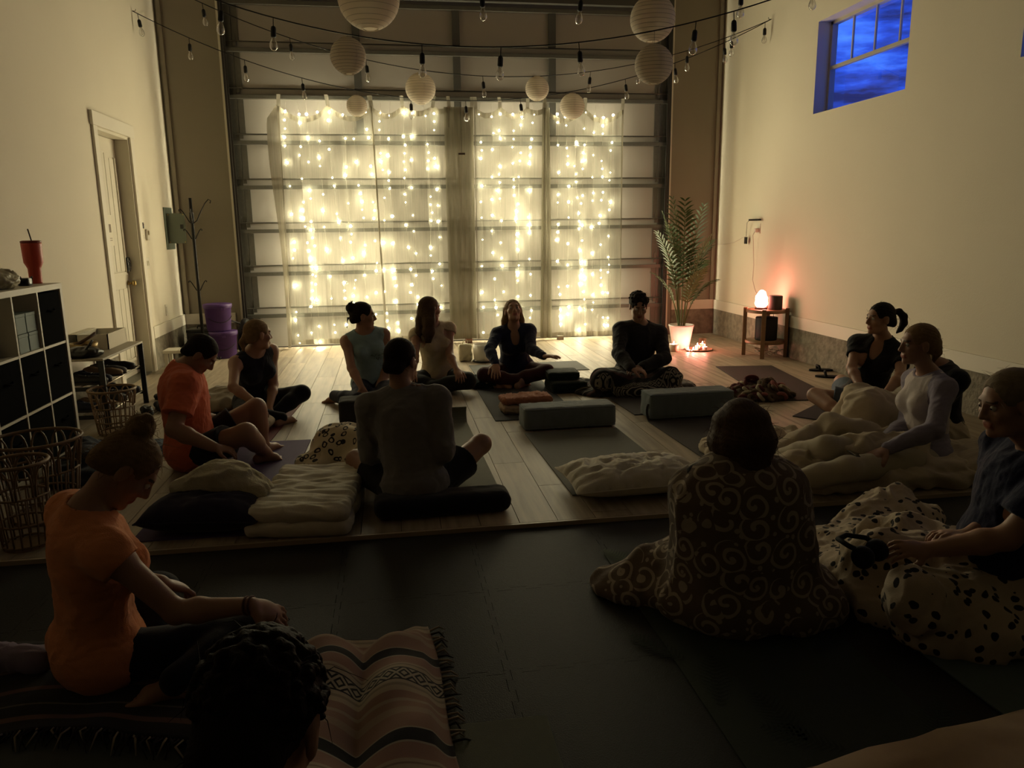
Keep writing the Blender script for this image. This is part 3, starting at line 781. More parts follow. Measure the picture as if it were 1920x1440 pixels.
    def hair(s, m, style='short', extra=None, fly=0, seed=1, thick=.004, h=None, nape=-.06, groove=.0012, hairline=.008):
        """cap over the skull with the face cut free, plus extra(q) for buns, tails and lengths"""
        q = SDF(); sc = s.hs; R = s.R
        q.ell(s.H(0, -.018, .034), V3(.076+thick, .096+thick, .084+thick)*sc, R, k=.02)
        if style in ('short', 'crop'):
            q.cone(s.H(-.03, -.075, -.045), s.H(.03, -.075, -.045), .030*sc, k=.04)
        else:
            q.cone(s.H(-.03, -.075, -.035), s.H(.03, -.075, -.035), .040*sc, k=.04)
        # free the face, the ears and the neck
        q.ell(s.H(0, .122, -.028+hairline), V3(.086, .088, .116)*sc, R, k=.012, op='s')
        for z in (-1, 1): q.ell(s.H(z*.088, .014, -.032), V3(.030, .046, .058)*sc, R, k=.010, op='s')
        q.cut(s.H(0, -.05, nape), -R[2]+R[1]*.25)
        if extra: extra(q, s)
        P, F = q.mesh(h or max(.0045, s.h*.8)); P = relax(P, F, 1, .4)
        L = (P-s.J['head'])@R.T; N = vnormals(P, F)
        ang = np.arctan2(L[:, 0], L[:, 2]+.02)*34+np.arctan2(L[:, 0], -L[:, 1]+.01)*9
        P = P+N*(groove*(np.sin(ang+2*fnoise(P, 14, seed))*.6+fnoise(P, 38, seed+1)*.7))[:, None]
        ex = []
        rnd = random.Random(seed)
        if fly:
            tb = MB()
            for _ in range(fly):
                i = rnd.randrange(len(P)); p = P[i]; n = N[i]
                if L[i, 1] > .075*sc: continue
                d = nrm(n+V3(rnd.gauss(0, .6), rnd.gauss(0, .6), rnd.gauss(0, .6))); ln = rnd.uniform(.010, .032); bend = V3(rnd.gauss(0, .02), rnd.gauss(0, .02), rnd.gauss(-.01, .012))
                tb.tube([p-n*.003, p+d*ln*.5, p+d*ln+bend], [.0009, .0008, .0003], 3, False)
            if tb.f: ex.append((tb.v, tb.f, 0))
        return qmesh('hair', P, F, [m], None, s.root, ex)
POSE = {
 'P1': dict(pel=(-1.310, 4.980, 0.115), neck=(-1.335, 4.980, 0.622), head=(-1.201, 4.980, 0.729), shL=(-1.341, 5.167, 0.566), hipL=(-1.329, 5.070, 0.100), shR=(-1.264, 4.805, 0.570), hipR=(-1.291, 4.890, 0.100), elL=(-1.265, 5.119, 0.292), wrL=(-1.095, 5.238, 0.141), knL=(-0.932, 5.188, 0.322), anL=(-0.899, 5.158, 0.070), toL=(-0.828, 5.359, 0.040), elR=(-1.318, 4.658, 0.328), wrR=(-1.089, 4.598, 0.226), knR=(-0.921, 4.720, 0.269), anR=(-0.860, 4.971, 0.070), toR=(-0.778, 5.023, 0.050)),
 'P2': dict(pel=(-1.150, 6.380, 0.115), neck=(-1.096, 6.200, 0.556), head=(-1.047, 6.160, 0.691), shL=(-0.980, 6.328, 0.534), hipL=(-1.085, 6.445, 0.100), shR=(-1.225, 6.114, 0.477), hipR=(-1.215, 6.315, 0.100), elL=(-0.978, 6.276, 0.264), wrL=(-0.993, 6.082, 0.115), knL=(-0.763, 6.295, 0.180), anL=(-0.943, 6.135, 0.070), toL=(-1.006, 5.998, 0.050), elR=(-1.211, 5.879, 0.334), wrR=(-1.032, 5.751, 0.227), knR=(-1.185, 5.953, 0.100), anR=(-0.889, 5.967, 0.060), toR=(-0.806, 6.080, 0.050)),
 'P3': dict(pel=(-0.200, 6.750, 0.160), neck=(-0.252, 6.720, 0.613), head=(-0.253, 6.700, 0.755), shL=(-0.085, 6.757, 0.579), hipL=(-0.110, 6.769, 0.145), shR=(-0.406, 6.690, 0.538), hipR=(-0.290, 6.731, 0.145), elL=(-0.066, 6.709, 0.309), wrL=(-0.140, 6.562, 0.128), knL=(-0.095, 6.295, 0.090), anL=(-0.332, 6.746, 0.060), toL=(-0.462, 6.821, 0.050), elR=(-0.366, 6.510, 0.334), wrR=(-0.279, 6.332, 0.191), knR=(-0.313, 6.301, 0.090), anR=(-0.529, 6.652, 0.070), toR=(-0.603, 6.717, 0.050)),
 'P4': dict(pel=(0.410, 7.150, 0.115), neck=(0.357, 7.120, 0.591), head=(0.341, 7.080, 0.755), shL=(0.520, 7.171, 0.557), hipL=(0.498, 7.177, 0.100), shR=(0.206, 7.076, 0.516), hipR=(0.322, 7.123, 0.100), elL=(0.505, 7.000, 0.342), wrL=(0.548, 6.785, 0.233), knL=(0.650, 6.812, 0.120), anL=(0.301, 6.866, 0.060), toL=(0.209, 7.010, 0.050), elR=(0.181, 6.852, 0.359), wrR=(0.156, 6.626, 0.268), knR=(0.077, 6.890, 0.120), anR=(0.405, 6.967, 0.050), toR=(0.510, 7.045, 0.050)),
 'P5': dict(pel=(1.170, 7.300, 0.130), neck=(1.129, 7.120, 0.556), head=(1.126, 7.120, 0.708), shL=(1.288, 7.136, 0.518), hipL=(1.262, 7.300, 0.115), shR=(0.979, 7.147, 0.493), hipR=(1.078, 7.300, 0.115), elL=(1.258, 6.904, 0.374), wrL=(1.333, 6.673, 0.343), knL=(1.426, 6.986, 0.140), anL=(1.006, 6.961, 0.060), toL=(0.935, 7.002, 0.050), elR=(0.870, 6.918, 0.386), wrR=(0.897, 6.698, 0.283), knR=(0.826, 7.010, 0.130), anR=(1.153, 6.929, 0.070), toR=(1.249, 7.039, 0.060)),
 'P6': dict(pel=(2.190, 6.720, 0.130), neck=(2.248, 6.700, 0.591), head=(2.192, 6.620, 0.777), shL=(2.424, 6.697, 0.514), hipL=(2.282, 6.717, 0.115), shR=(2.057, 6.708, 0.560), hipR=(2.098, 6.723, 0.115), elL=(2.405, 6.491, 0.312), wrL=(2.165, 6.415, 0.257), knL=(2.438, 6.406, 0.150), anL=(2.151, 6.480, 0.060), toL=(2.087, 6.593, 0.050), elR=(1.978, 6.501, 0.375), wrR=(2.024, 6.266, 0.279), knR=(1.809, 6.447, 0.150), anR=(2.228, 6.561, 0.060), toR=(2.355, 6.633, 0.050)),
 'P7': dict(pel=(0.080, 3.980, 0.115), neck=(0.028, 4.020, 0.624), head=(0.033, 4.060, 0.793), shL=(-0.153, 4.041, 0.549), hipL=(-0.011, 3.993, 0.100), shR=(0.221, 3.991, 0.591), hipR=(0.171, 3.967, 0.100), elL=(-0.160, 4.121, 0.271), wrL=(0.025, 4.262, 0.161), knL=(-0.247, 4.359, 0.168), anL=(-0.045, 4.573, 0.070), toL=(0.073, 4.729, 0.050), elR=(0.240, 3.938, 0.307), wrR=(0.164, 3.991, 0.547), knR=(0.474, 4.248, 0.254), anR=(0.328, 4.498, 0.070), toR=(0.174, 4.709, 0.050)),
 'P8': dict(pel=(-1.040, 2.560, 0.095), neck=(-0.996, 2.500, 0.603), head=(-0.878, 2.550, 0.726), shL=(-1.106, 2.641, 0.558), hipL=(-1.097, 2.632, 0.080), shR=(-0.899, 2.376, 0.509), hipR=(-0.983, 2.488, 0.080), elL=(-0.966, 2.585, 0.328), wrL=(-0.779, 2.433, 0.372), knL=(-0.923, 2.860, 0.144), anL=(-0.898, 2.702, 0.070), toL=(-0.807, 2.722, 0.050), elR=(-0.709, 2.333, 0.314), wrR=(-0.473, 2.274, 0.345), knR=(-0.534, 2.585, 0.094), anR=(-0.743, 2.369, 0.060), toR=(-0.864, 2.361, 0.050)),
 'P9': dict(pel=(-0.280, 0.980, 0.095), neck=(-0.181, 0.880, 0.715), head=(-0.202, 0.960, 0.818), shL=(-0.369, 0.916, 0.695), hipL=(-0.371, 0.996, 0.080), shR=(-0.009, 0.861, 0.628), hipR=(-0.189, 0.964, 0.080), elL=(-0.480, 0.900, 0.400), wrL=(-0.420, 1.120, 0.300), knL=(-0.360, 1.420, 0.090), anL=(-0.300, 1.800, 0.030), toL=(-0.290, 1.960, 0.030), elR=(-0.020, 0.900, 0.400), wrR=(-0.080, 1.120, 0.300), knR=(-0.130, 1.400, 0.090), anR=(-0.080, 1.780, 0.030), toR=(-0.070, 1.940, 0.030)),
 'P10': dict(pel=(1.260, 2.620, 0.095), neck=(1.283, 2.600, 0.587), head=(1.283, 2.640, 0.716), shL=(1.116, 2.596, 0.540), hipL=(1.168, 2.617, 0.080), shR=(1.445, 2.608, 0.525), hipR=(1.352, 2.623, 0.080), elL=(1.110, 2.640, 0.310), wrL=(1.210, 2.820, 0.200), knL=(1.070, 2.870, 0.080), anL=(1.300, 2.950, 0.040), toL=(1.380, 2.980, 0.040), elR=(1.430, 2.640, 0.310), wrR=(1.340, 2.820, 0.200), knR=(1.470, 2.880, 0.080), anR=(1.240, 2.920, 0.050), toR=(1.160, 2.950, 0.040)),
 'P11': dict(pel=(3.600, 5.320, 0.115), neck=(3.694, 5.280, 0.618), head=(3.620, 5.220, 0.779), shL=(3.785, 5.164, 0.506), hipL=(3.662, 5.252, 0.100), shR=(3.572, 5.409, 0.565), hipR=(3.538, 5.388, 0.100), elL=(3.644, 4.964, 0.381), wrL=(3.451, 4.845, 0.287), knL=(3.282, 5.468, 0.150), anL=(3.309, 5.049, 0.060), toL=(3.447, 5.060, 0.050), elR=(3.430, 5.236, 0.405), wrR=(3.377, 5.024, 0.293), knR=(3.727, 5.817, 0.170), anR=(3.627, 5.479, 0.070), toR=(3.510, 5.400, 0.050)),
 'P12': dict(pel=(3.130, 3.980, 0.115), neck=(3.124, 4.000, 0.595), head=(3.019, 3.980, 0.787), shL=(3.101, 3.834, 0.546), hipL=(3.117, 3.889, 0.100), shR=(3.147, 4.161, 0.533), hipR=(3.143, 4.071, 0.100), elL=(2.964, 3.710, 0.343), wrL=(2.700, 3.740, 0.238), knL=(2.427, 3.667, 0.160), anL=(2.141, 3.763, 0.070), toL=(2.040, 3.821, 0.120), elR=(3.097, 4.120, 0.266), wrR=(2.786, 3.920, 0.214), knR=(2.425, 3.881, 0.220), anR=(2.288, 4.195, 0.070), toR=(2.208, 4.215, 0.120)),
 'P14': dict(pel=(3.580, 4.450, 0.115), neck=(3.560, 4.450, 0.539), head=(3.414, 4.470, 0.701), shL=(3.557, 4.285, 0.484), hipL=(3.577, 4.358, 0.100), shR=(3.568, 4.615, 0.484), hipR=(3.583, 4.542, 0.100), elL=(3.417, 4.328, 0.251), wrL=(3.215, 4.456, 0.199), knL=(3.028, 4.400, 0.323), anL=(2.904, 4.469, 0.060), toL=(2.805, 4.525, 0.050), elR=(3.449, 4.636, 0.237), wrR=(3.231, 4.680, 0.136), knR=(3.083, 4.600, 0.312), anR=(2.947, 4.665, 0.060), toR=(2.861, 4.720, 0.050)),
 'P13': dict(pel=(2.180, 2.420, 0.095), neck=(2.343, 2.380, 0.660), head=(2.172, 2.360, 0.842), shL=(2.295, 2.202, 0.604), hipL=(2.164, 2.329, 0.080), shR=(2.361, 2.566, 0.610), hipR=(2.196, 2.511, 0.080), elL=(2.124, 2.244, 0.374), wrL=(1.916, 2.370, 0.292), knL=(1.817, 2.272, 0.140), anL=(2.096, 2.313, 0.050), toL=(2.124, 2.267, 0.050), elR=(2.310, 2.482, 0.339), wrR=(2.078, 2.371, 0.334), knR=(2.116, 2.745, 0.140), anR=(2.303, 2.591, 0.050), toR=(2.296, 2.495, 0.050)),
}
CLOTH = lambda n, c, r=.9, b=.25: mat(n, c, r, var=.15, vscale=20, bump=b, bscale=300, spec=.2, sheen=.15)
def hair_mat(name, c, rough=.7):
    m = mat(name, c, rough, var=.5, vscale=45, spec=.12); nt = m.node_tree; b = nt.nodes['Principled BSDF']; N = nt.nodes.new; L = nt.links.new
    tc = N('ShaderNodeTexCoord'); mp = N('ShaderNodeMapping'); mp.inputs['Scale'].default_value = (260, 260, 40); ns = N('ShaderNodeTexNoise'); ns.inputs['Scale'].default_value = 1.0; ns.inputs['Detail'].default_value = 4
    L(tc.outputs['Object'], mp.inputs['Vector']); L(mp.outputs[0], ns.inputs['Vector']); bp = N('ShaderNodeBump'); bp.inputs['Strength'].default_value = .7; bp.inputs['Distance'].default_value = .004; L(ns.outputs['Fac'], bp.inputs['Height']); L(bp.outputs[0], b.inputs['Normal'])
    return m
HAIR = {'dark': hair_mat('hair_dark_brown', (.022, .014, .009)), 'brown': hair_mat('hair_brown', (.11, .066, .036)), 'blond': hair_mat('hair_dark_blond', (.30, .19, .09)), 'grey': hair_mat('hair_grey_blond', (.36, .28, .19))}
def person(key, label, sex, tone, h, head, **kw):
    J = POSE[key]; p = J['pel']; loc = (p[0], p[1], 0 if p[1] > YP else ZF)
    root = thing('person', label, 'person', loc, 0, 'people seated in a circle')
    return Body(root, {k: V3(v)-V3(loc) for k, v in J.items()}, sex, tone, h, head, **kw)
def bun(x, y, z, r, tail=False):
    def f(q, s):
        c = s.H(x, y, z); q.ell(c, V3(r, r*.9, r*.85), s.R, k=.012)
        for k in range(5):
            a = k*1.257; q.cone(c+s.R[0]*math.cos(a)*r*.6+s.R[2]*math.sin(a)*r*.6, c+s.R[0]*math.cos(a+1)*r*.8+s.R[2]*math.sin(a+1)*r*.8-s.R[1]*.01, r*.34, k=.008)
    return f
def people():
    # --- man in coral tee, far left front
    b = person('P1', 'man in coral t-shirt and dark shorts, head bowed, knees drawn up', 'm', 1, .006, (12-90-10, 48, 0), build=1.10)
    b.skin_mesh(hands={'R': ((.9, .2, -.3), (0, .2, -.9)), 'L': ((1, .1, -.2), (0, 0, -1))})
    b.shirt(CLOTH('coral_jersey', (.80, .185, .085)), d=.022, sleeve=.66, neck_r=.066, name='t_shirt', arms_d=.022, wr=((.010, 7, 3, True), (.002, 30, 5, False)))
    b.pants(CLOTH('dark_shorts', (.018, .017, .022)), d=.014, to=-.66, name='shorts')
    b.hair(HAIR['dark'], 'short', fly=40, seed=4)
    J = b.J; gp = J['neck']+V3(.10, -.02, -.035)
    sg = MB().cbox((-.012, 0, 0), (.012, .05, .035)).cbox((.006, -.004, -.02), (.016, .045, .032)); sg.v = [tuple(V3(v)+gp+V3(.02, -.03, .0)) for v in sg.v]
    sg.build('sunglasses', mat('black_plastic', (.01, .01, .01), .3), b.root, bevel=.004)
    # --- woman in dark tank beside him
    b = person('P2', 'woman in dark tank top and leggings with blond hair tied back, looking right', 'f', 2, .007, (-58, 5, 0))
    b.skin_mesh(hands={'R': ((.5, -.5, -.5), (0, 0, -1)), 'L': ((-.2, -.6, -.5), (0, 0, -1))})
    b.shirt(CLOTH('dark_tank', (.018, .018, .028)), d=.008, sleeve=0, girdle=.74, neck_r=.085, neck_drop=.03, name='tank_top')
    b.pants(CLOTH('black_leggings', (.010, .010, .013)), d=.008)
    def low(q, s): q.chain([s.H(0, -.10, -.02), s.H(0, -.125, -.06), s.H(0, -.115, -.12)], [.028, .024, .012], .02)
    b.hair(HAIR['blond'], 'long', low, fly=60, seed=7)
    # --- woman with high bun
    b = person('P3', 'woman in pale teal tank top with messy high bun, face in profile', 'f', 0, .007, (-88, 4, 0))
    b.skin_mesh(hands={'R': ((.25, -.35, -.9), (0, .6, -.5)), 'L': ((-.1, -.4, -.8), (0, .3, -.8))})
    b.shirt(CLOTH('teal_tank', (.30, .42, .43)), d=.010, sleeve=0, girdle=.80, neck_r=.082, neck_drop=.02, name='tank_top')
    b.pants(CLOTH('navy_leggings', (.010, .012, .030)), d=.010)
    tx = mat('print_dark', (.03, .04, .04), .8)
    heart = MB()
    Fs = b.frame(b.rs); ch = b.J['pel']+(b.J['neck']-b.J['pel'])*.48
    q0 = ch+Fs[1]*.138+Fs[0]*(-.055)
    for i in range(10):   # scribbled line of lettering and a small heart
        x = -.055+.012*i; heart.tube([q0+Fs[0]*(-x)+b.up*(.045+.008*math.sin(i*2.1)), q0+Fs[0]*(-x-.008)+b.up*(.045+.010*math.cos(i*1.7))], .0022, 4)
    heart.tube([q0+b.up*.022-Fs[0]*.012, q0, q0+b.up*.022+Fs[0]*.012], .003, 4)
    heart.build('shirt_print', tx, b.root)
    def hb(q, s):
        bun(0, -.105, .062, .050)(q, s)
        q.chain([s.H(.03, -.06, -.03), s.H(.03, -.13, -.02), s.H(.03, -.135, -.10), s.H(.03, -.14, -.15)], [.010, .006, .004, .002], .006)
        for k in range(6): q.cone(s.H(.01*k-.03, -.10, .10), s.H(.018*k-.05, -.09-.01*(k % 3), .128+.006*(k % 2)), .006, .0025, k=.005)
    b.hair(HAIR['dark'], 'long', hb, fly=50, seed=9)
    # --- woman with long loose hair
    b = person('P4', 'woman in cream sleeveless top with long loose hair, seated cross-legged', 'f', 0, .007, (-62, 2, 0))
    b.skin_mesh()
    b.shirt(CLOTH('cream_top', (.62, .50, .33)), d=.014, sleeve=.2, girdle=1.0, neck_r=.07, name='top')
    b.pants(CLOTH('dark_green_trousers', (.025, .026, .022)), d=.018)
    def lg(q, s):
        for x, y in ((-.055, -.05), (0, -.085), (.055, -.05), (.07, -.02)):
            q.chain([s.H(x, y, .0), s.H(x*1.25, y-.02, -.10), s.H(x*1.4, y-.03, -.20), s.H(x*1.2+.0, y-.03, -.29)], [.030, .034, .032, .014], .03)
    b.hair(HAIR['brown'], 'long', lg, fly=40, seed=12, nape=-.11)
    # --- centre woman, head tipped back
    b = person('P5', 'woman in navy top and maroon leggings with head tipped back, centre of circle', 'f', 2, .007, (180, -28, 0))
    b.skin_mesh(hands={'L': ((.6, -.6, .1), (0, 0, -1)), 'R': ((-.1, -.7, -.5), (0, 0, -1))}, curl=14)
    b.shirt(CLOTH('navy_top', (.018, .022, .055)), d=.011, long=True, neck_r=.06, v=.10, name='long_sleeve_top')
    b.pants(CLOTH('maroon_leggings', (.075, .022, .022)), d=.010, to=.9)
    def ml(q, s):
        for x in (-.066, .066):
            q.chain([s.H(x, -.03, .02), s.H(x*1.15, -.055, -.07), s.H(x*1.3, -.105, -.135), s.H(x*1.5, -.135, -.175)], [.026, .030, .028, .010], .03)
        q.chain([s.H(0, -.085, 0), s.H(0, -.12, -.09), s.H(0, -.15, -.16)], [.04, .045, .02], .03)
    b.hair(HAIR['blond'], 'long', ml, fly=30, seed=15, nape=-.10)
    # --- man in dark sweater
    b = person('P6', 'man in dark sweater with tousled hair, looking down, right of centre', 'm', 3, .007, (174, 20, 0))
    b.skin_mesh(hands={'R': ((.8, -.3, -.2), (0, .2, -.9)), 'L': ((-.9, -.2, -.1), (0, .2, -.9))})
    b.shirt(CLOTH('charcoal_knit', (.026, .023, .024)), d=.016, long=True, neck_r=.058, name='sweater', arms_d=.014, wr=((.007, 8, 3, True), (.002, 30, 5, False)))
    b.pants(CLOTH('dark_trousers', (.02, .02, .02)), d=.012)
    def tousled(q, s):
        r = random.Random(6)
        for _ in range(70):
            a, e = r.uniform(0, 6.28), r.uniform(.1, 1.3); d = V3(math.cos(a)*math.cos(e), math.sin(a)*math.cos(e), math.sin(e))
            p = s.H(d[0]*.085, -.018+d[1]*.10, .036+d[2]*.09); q.ell(p, V3(.014, .011, .012), s.R, k=.008)
    b.hair(HAIR['dark'], 'short', tousled, fly=30, seed=18, thick=.008)
    # --- man in grey long sleeve, seen from behind
    b = person('P7', 'man in grey long-sleeved shirt seen from behind, hand at chin', 'm', 1, .006, (-32, 12, 0))
    b.skin_mesh(hands={'R': ((-.35, .2, .75), (-.6, -.4, .2)), 'L': ((1, .2, -.2), (0, 0, -1))})
    b.shirt(CLOTH('grey_jersey', (.25, .235, .225)), d=.014, long=True, neck_r=.062, name='long_sleeve_shirt', arms_d=.013, cuff=.55, wr=((.010, 8, 3, True), (.002, 30, 5, False)))
    b.pants(CLOTH('black_shorts', (.012, .012, .014)), d=.016, to=-.62, name='shorts')
    b.hair(HAIR['dark'], 'short', fly=50, seed=21, nape=-.075)
    # --- woman in orange top, left foreground
    b = person('P8', 'woman in orange sleeveless top with fair bun, bowed head, nearest on the left', 'f', 0, .005, (10-90, 52, 6))
    b.skin_mesh(hands={'R': ((.85, .25, -.55), (-.3, .3, -.8)), 'L': ((.6, .5, -.5), (0, 0, -1))})
    b.shirt(CLOTH('orange_jersey', (.88, .33, .13)), d=.015, sleeve=.20, girdle=.98, neck_r=.074, name='top', arms_d=.012, wr=((.011, 7, 13, True), (.0015, 40, 5, False)))
    b.pants(CLOTH('dark_leggings', (.012, .012, .020)), d=.012)
    def fb(q, s):
        bun(0, -.070, .122, .050)(q, s)
        q.chain([s.H(-.02, -.03, .115), s.H(.0, -.05, .15), s.H(.025, -.075, .165), s.H(.03, -.10, .14)], [.012, .011, .010, .008], .006)
    b.hair(HAIR['blond'], 'long', fb, fly=240, seed=24, nape=-.05)
    wr = b.J['wrR']; fd = nrm(b.J['wrR']-b.J['elR']); o1 = nrm(np.cross(fd, V3(0, 0, 1))); o2 = np.cross(fd, o1)
    br = MB()
    for dd in (-.012, .004): br.tube([wr+fd*dd+(o1*math.cos(a)*.029+o2*math.sin(a)*.027) for a in np.linspace(0, 6.283, 17)[:-1]], .0035, 5, closed=True)
    br.build('bracelet', mat('red_brown_cord', (.10, .035, .02), .6), b.root, True)
    # --- man with dark curls, bottom edge
    b = person('P9', 'man with dark curly hair seen from behind at the bottom edge', 'm', 1, .006, (-12, 38, 0))
    b.skin_mesh()
    b.shirt(CLOTH('black_tee', (.012, .011, .012)), d=.014, sleeve=.6, neck_r=.066, name='t_shirt')
    b.pants(CLOTH('dark_trousers', (.02, .02, .02)), d=.012)
    def curls(q, s):
        r = random.Random(9)
        for _ in range(420):
            a, e = r.uniform(0, 6.28), r.uniform(-.3, 1.55); d = V3(math.cos(a)*math.cos(e), math.sin(a)*math.cos(e), math.sin(e))
            if d[1] > .72 and d[2] < .55: continue
            p = s.H(d[0]*.084, -.018+d[1]*.104, .036+d[2]*.092); q.ell(p, V3(r.uniform(.005, .009), r.uniform(.005, .009), .006), s.R, k=.004)
    b.hair(HAIR['dark'], 'short', curls, fly=60, seed=27, thick=.005, nape=-.07, h=.004, groove=.001)
    # --- person wrapped in the patterned blanket
    b = person('P10', 'person with brown shoulder-length hair wrapped in patterned blanket, seen from behind', 'f', 2, .007, (6, 10, 0))
    b.skin_mesh(feet=False)
    b.shirt(CLOTH('black_tee', (.012, .011, .012)), d=.008, long=True, neck_r=.07, name='long_sleeve_top')
    b.pants(CLOTH('dark_trousers', (.02, .02, .02)), d=.008)
    def bob(q, s):
        for a in np.linspace(-2.0, 2.0, 9):
            x, y = math.sin(a)*.080, -math.cos(a)*.098-.012
            q.chain([s.H(x*.9, y*.9, .04), s.H(x*1.06, y*1.02, -.04), s.H(x*1.02, y*.95, -.125)], [.03, .034, .024], .03)
        q.chain([s.H(-.075, .0, -.09), s.H(-.10, .02, -.15), s.H(-.115, .04, -.22), s.H(-.12, .04, -.27)], [.024, .020, .014, .004], .02)
    b.hair(HAIR['brown'], 'long', bob, fly=220, seed=30, nape=-.14, h=.005, groove=.0012)
    # --- woman in black tee, right
    b = person('P11', 'woman in black t-shirt with dark ponytail, facing left by the wall', 'f', 0, .007, (182-90, 2, 0))
    b.skin_mesh(hands={'R': ((.3, -.3, -.8), (0, .3, -.9))})
    b.shirt(CLOTH('black_tee', (.012, .011, .012)), d=.012, sleeve=.5, neck_r=.07, v=.13, name='t_shirt')
    b.pants(CLOTH('pale_denim', (.12, .15, .20)), d=.014, to=-.70, name='shorts')
    def pony(q, s):
        q.chain([s.H(0, -.10, .045), s.H(0, -.16, .04), s.H(0, -.20, .0), s.H(0, -.205, -.05), s.H(0, -.18, -.095), s.H(0, -.15, -.12)], [.018, .024, .028, .027, .020, .008], .01)
    b.hair(HAIR['dark'], 'long', pony, fly=60, seed=33)
    # --- woman in lilac raglan top
    b = person('P12', 'woman in white and lilac top seated in cream blankets, facing left', 'f', 3, .006, (172-90, 4, 0))
    b.skin_mesh(hands={'L': ((-.95, -.1, -.3), (0, 0, -1)), 'R': ((-.95, -.2, -.2), (0, 0, -1))})
    b.shirt(CLOTH('lilac_sleeve', (.30, .265, .34)), d=.010, long=True, neck_r=.07, name='long_sleeve_top', arms_d=.012)
    b.shirt(CLOTH('white_front', (.66, .58, .56)), d=.0125, sleeve=0, girdle=.72, neck_r=.085, name='white_yoke', low=False, wr=((.005, 9, 3, True),))
    b.pants(CLOTH('cream_lounge_trousers', (.52, .45, .33)), d=.014)
    def lb(q, s): q.chain([s.H(0, -.10, .0), s.H(.01, -.115, -.06), s.H(.03, -.10, -.13)], [.034, .026, .010], .02)
    b.hair(HAIR['blond'], 'long', lb, fly=60, seed=36)
    # --- person in black hidden behind her
    b = person('P14', 'person in black long-sleeved top mostly hidden behind woman in lilac', 'f', 1, .008, (172-90, 6, 0))
    b.skin_mesh(hands={'L': ((-1, -.1, -.2), (0, 0, -1)), 'R': ((-1, -.1, -.1), (0, 0, -1))})
    b.shirt(CLOTH('black_top', (.010, .010, .012)), d=.014, long=True, cuff=.1, neck_r=.065, name='long_sleeve_top')
    b.pants(CLOTH('black_leggings', (.010, .010, .013)), d=.010)
    b.hair(HAIR['dark'], 'long', None, fly=20, seed=39)
    # --- man at right edge
    b = person('P13', 'man in navy t-shirt with cropped fair hair at the right edge', 'm', 2, .0055, (175-90, 14, 0))
    b.skin_mesh(hands={'L': ((-.95, .1, .1), (.1, .5, -.8)), 'R': ((-.9, .2, .1), (0, -.2, -1))}, curl=30)
    b.shirt(CLOTH('navy_tee', (.016, .019, .055)), d=.016, sleeve=.72, neck_r=.066, name='t_shirt', arms_d=.022, wr=((.009, 8, 3, True), (.002, 30, 5, False)))
    b.pants(CLOTH('dark_trousers', (.02, .02, .02)), d=.012)
    b.hair(HAIR['grey'], 'crop', fly=60, seed=42, thick=.004, nape=-.06, hairline=.012)
people()
# ------------------------------------------------------------------ entry door and wall fittings (left wall)
def entry_door():
    y0, y1, zt = 7.765, 8.665, 2.43
    d = bpy.data.objects.new('door_2', None); COL.objects.link(d); struct(d); d.location = (XL-.13, (y0+y1)/2, 0)
    paint = mat('door_paint', (.74, .68, .55), .5); hw = (y1-y0)/2
    def B(x0, x1, a, b, c, e, nm, m=paint, par=d, bev=0): return MB().box(x0, x1, a, b, c, e).build(nm, m, par, bevel=bev)
    slab = B(-.04, 0, -hw+.016, hw-.016, .01, zt-.018, 'door_slab')
    # two recessed fields of vertical boards, the upper one arched
    for z0, z1, arch in ((.20, .92, 0), (1.10, 2.20, 1)):
        n = 5; w = (2*hw-.26)/n
        for k in range(n):
            a = -hw+.13+k*w; top = z1+(.07*(1-((k-2)/2.3)**2) if arch else 0)
            B(0, .010, a+.006, a+w-.006, z0, top, 'board', par=slab, bev=.003)
        fr = MB().box(0, .016, -hw+.09, -hw+.118, z0-.03, z1+.03).box(0, .016, hw-.118, hw-.09, z0-.03, z1+.03).box(0, .016, -hw+.09, hw-.09, z0-.04, z0-.012)
        fr.build('panel_moulding', paint, slab)
    B(-.10, .132, -hw-.02, -hw+.014, 0, zt, 'jamb'); B(-.10, .132, hw-.014, hw+.02, 0, zt, 'jamb'); B(-.10, .132, -hw-.02, hw+.02, zt-.014, zt+.02, 'jamb')
    for a, b in ((-hw-.105, -hw-.008), (hw+.008, hw+.105)): B(.13, .155, a, b, 0, zt+.012, 'casing', white_trim, bev=.003)
    B(.13, .162, -hw-.125, hw+.125, zt+.012, zt+.135, 'casing', white_trim, bev=.003)
    MB().lathe([(0, .0), (.03, .0), (.03, .008), (.012, .012), (.012, .04), (.028, .05), (.03, .065), (.02, .08), (0, .082)], 14).xf(Matrix.Translation((0, hw-.07, .965)) @ Matrix.Rotation(math.pi/2, 4, 'Y')).build('door_knob', mat('brass', (.45, .33, .14), .3, metal=1), d, True)
    kp = MB().cbox((.018, hw-.07, 1.16), (.034, .07, .15)).build('keypad_lock', mat('black_plastic', (.012, .012, .012), .35), d, bevel=.012)
    for r in range(4):
        for c in (-1, 1): MB().cbox((.038, hw-.07+c*.014, 1.195-r*.026), (.006, .018, .015)).build('key', mat('key_grey', (.12, .12, .12), .4), kp)
    no = MB().box(.012, .014, -.10, .06, 1.36, 1.66).build('paper_notice', mat('notice_paper', (.82, .76, .62), .8), d)
    MB().box(.014, .0148, -.05, .02, 1.49, 1.57).box(.014, .0148, -.07, .03, 1.43, 1.436).box(.014, .0148, -.07, .03, 1.41, 1.416).build('printed_picture', mat('notice_ink', (.25, .2, .15), .8), no)
    MB().box(-.14, .13, -hw, hw, -.05, .008).build('threshold', mat('galvanised_steel', (.34, .33, .27), .42), d)
    MB().box(-.14, -.10, -hw-.1, hw+.1, -.05, zt+.1).build('outer_seal', mat('dark_steel_stile', (.10, .095, .08), .5), d)
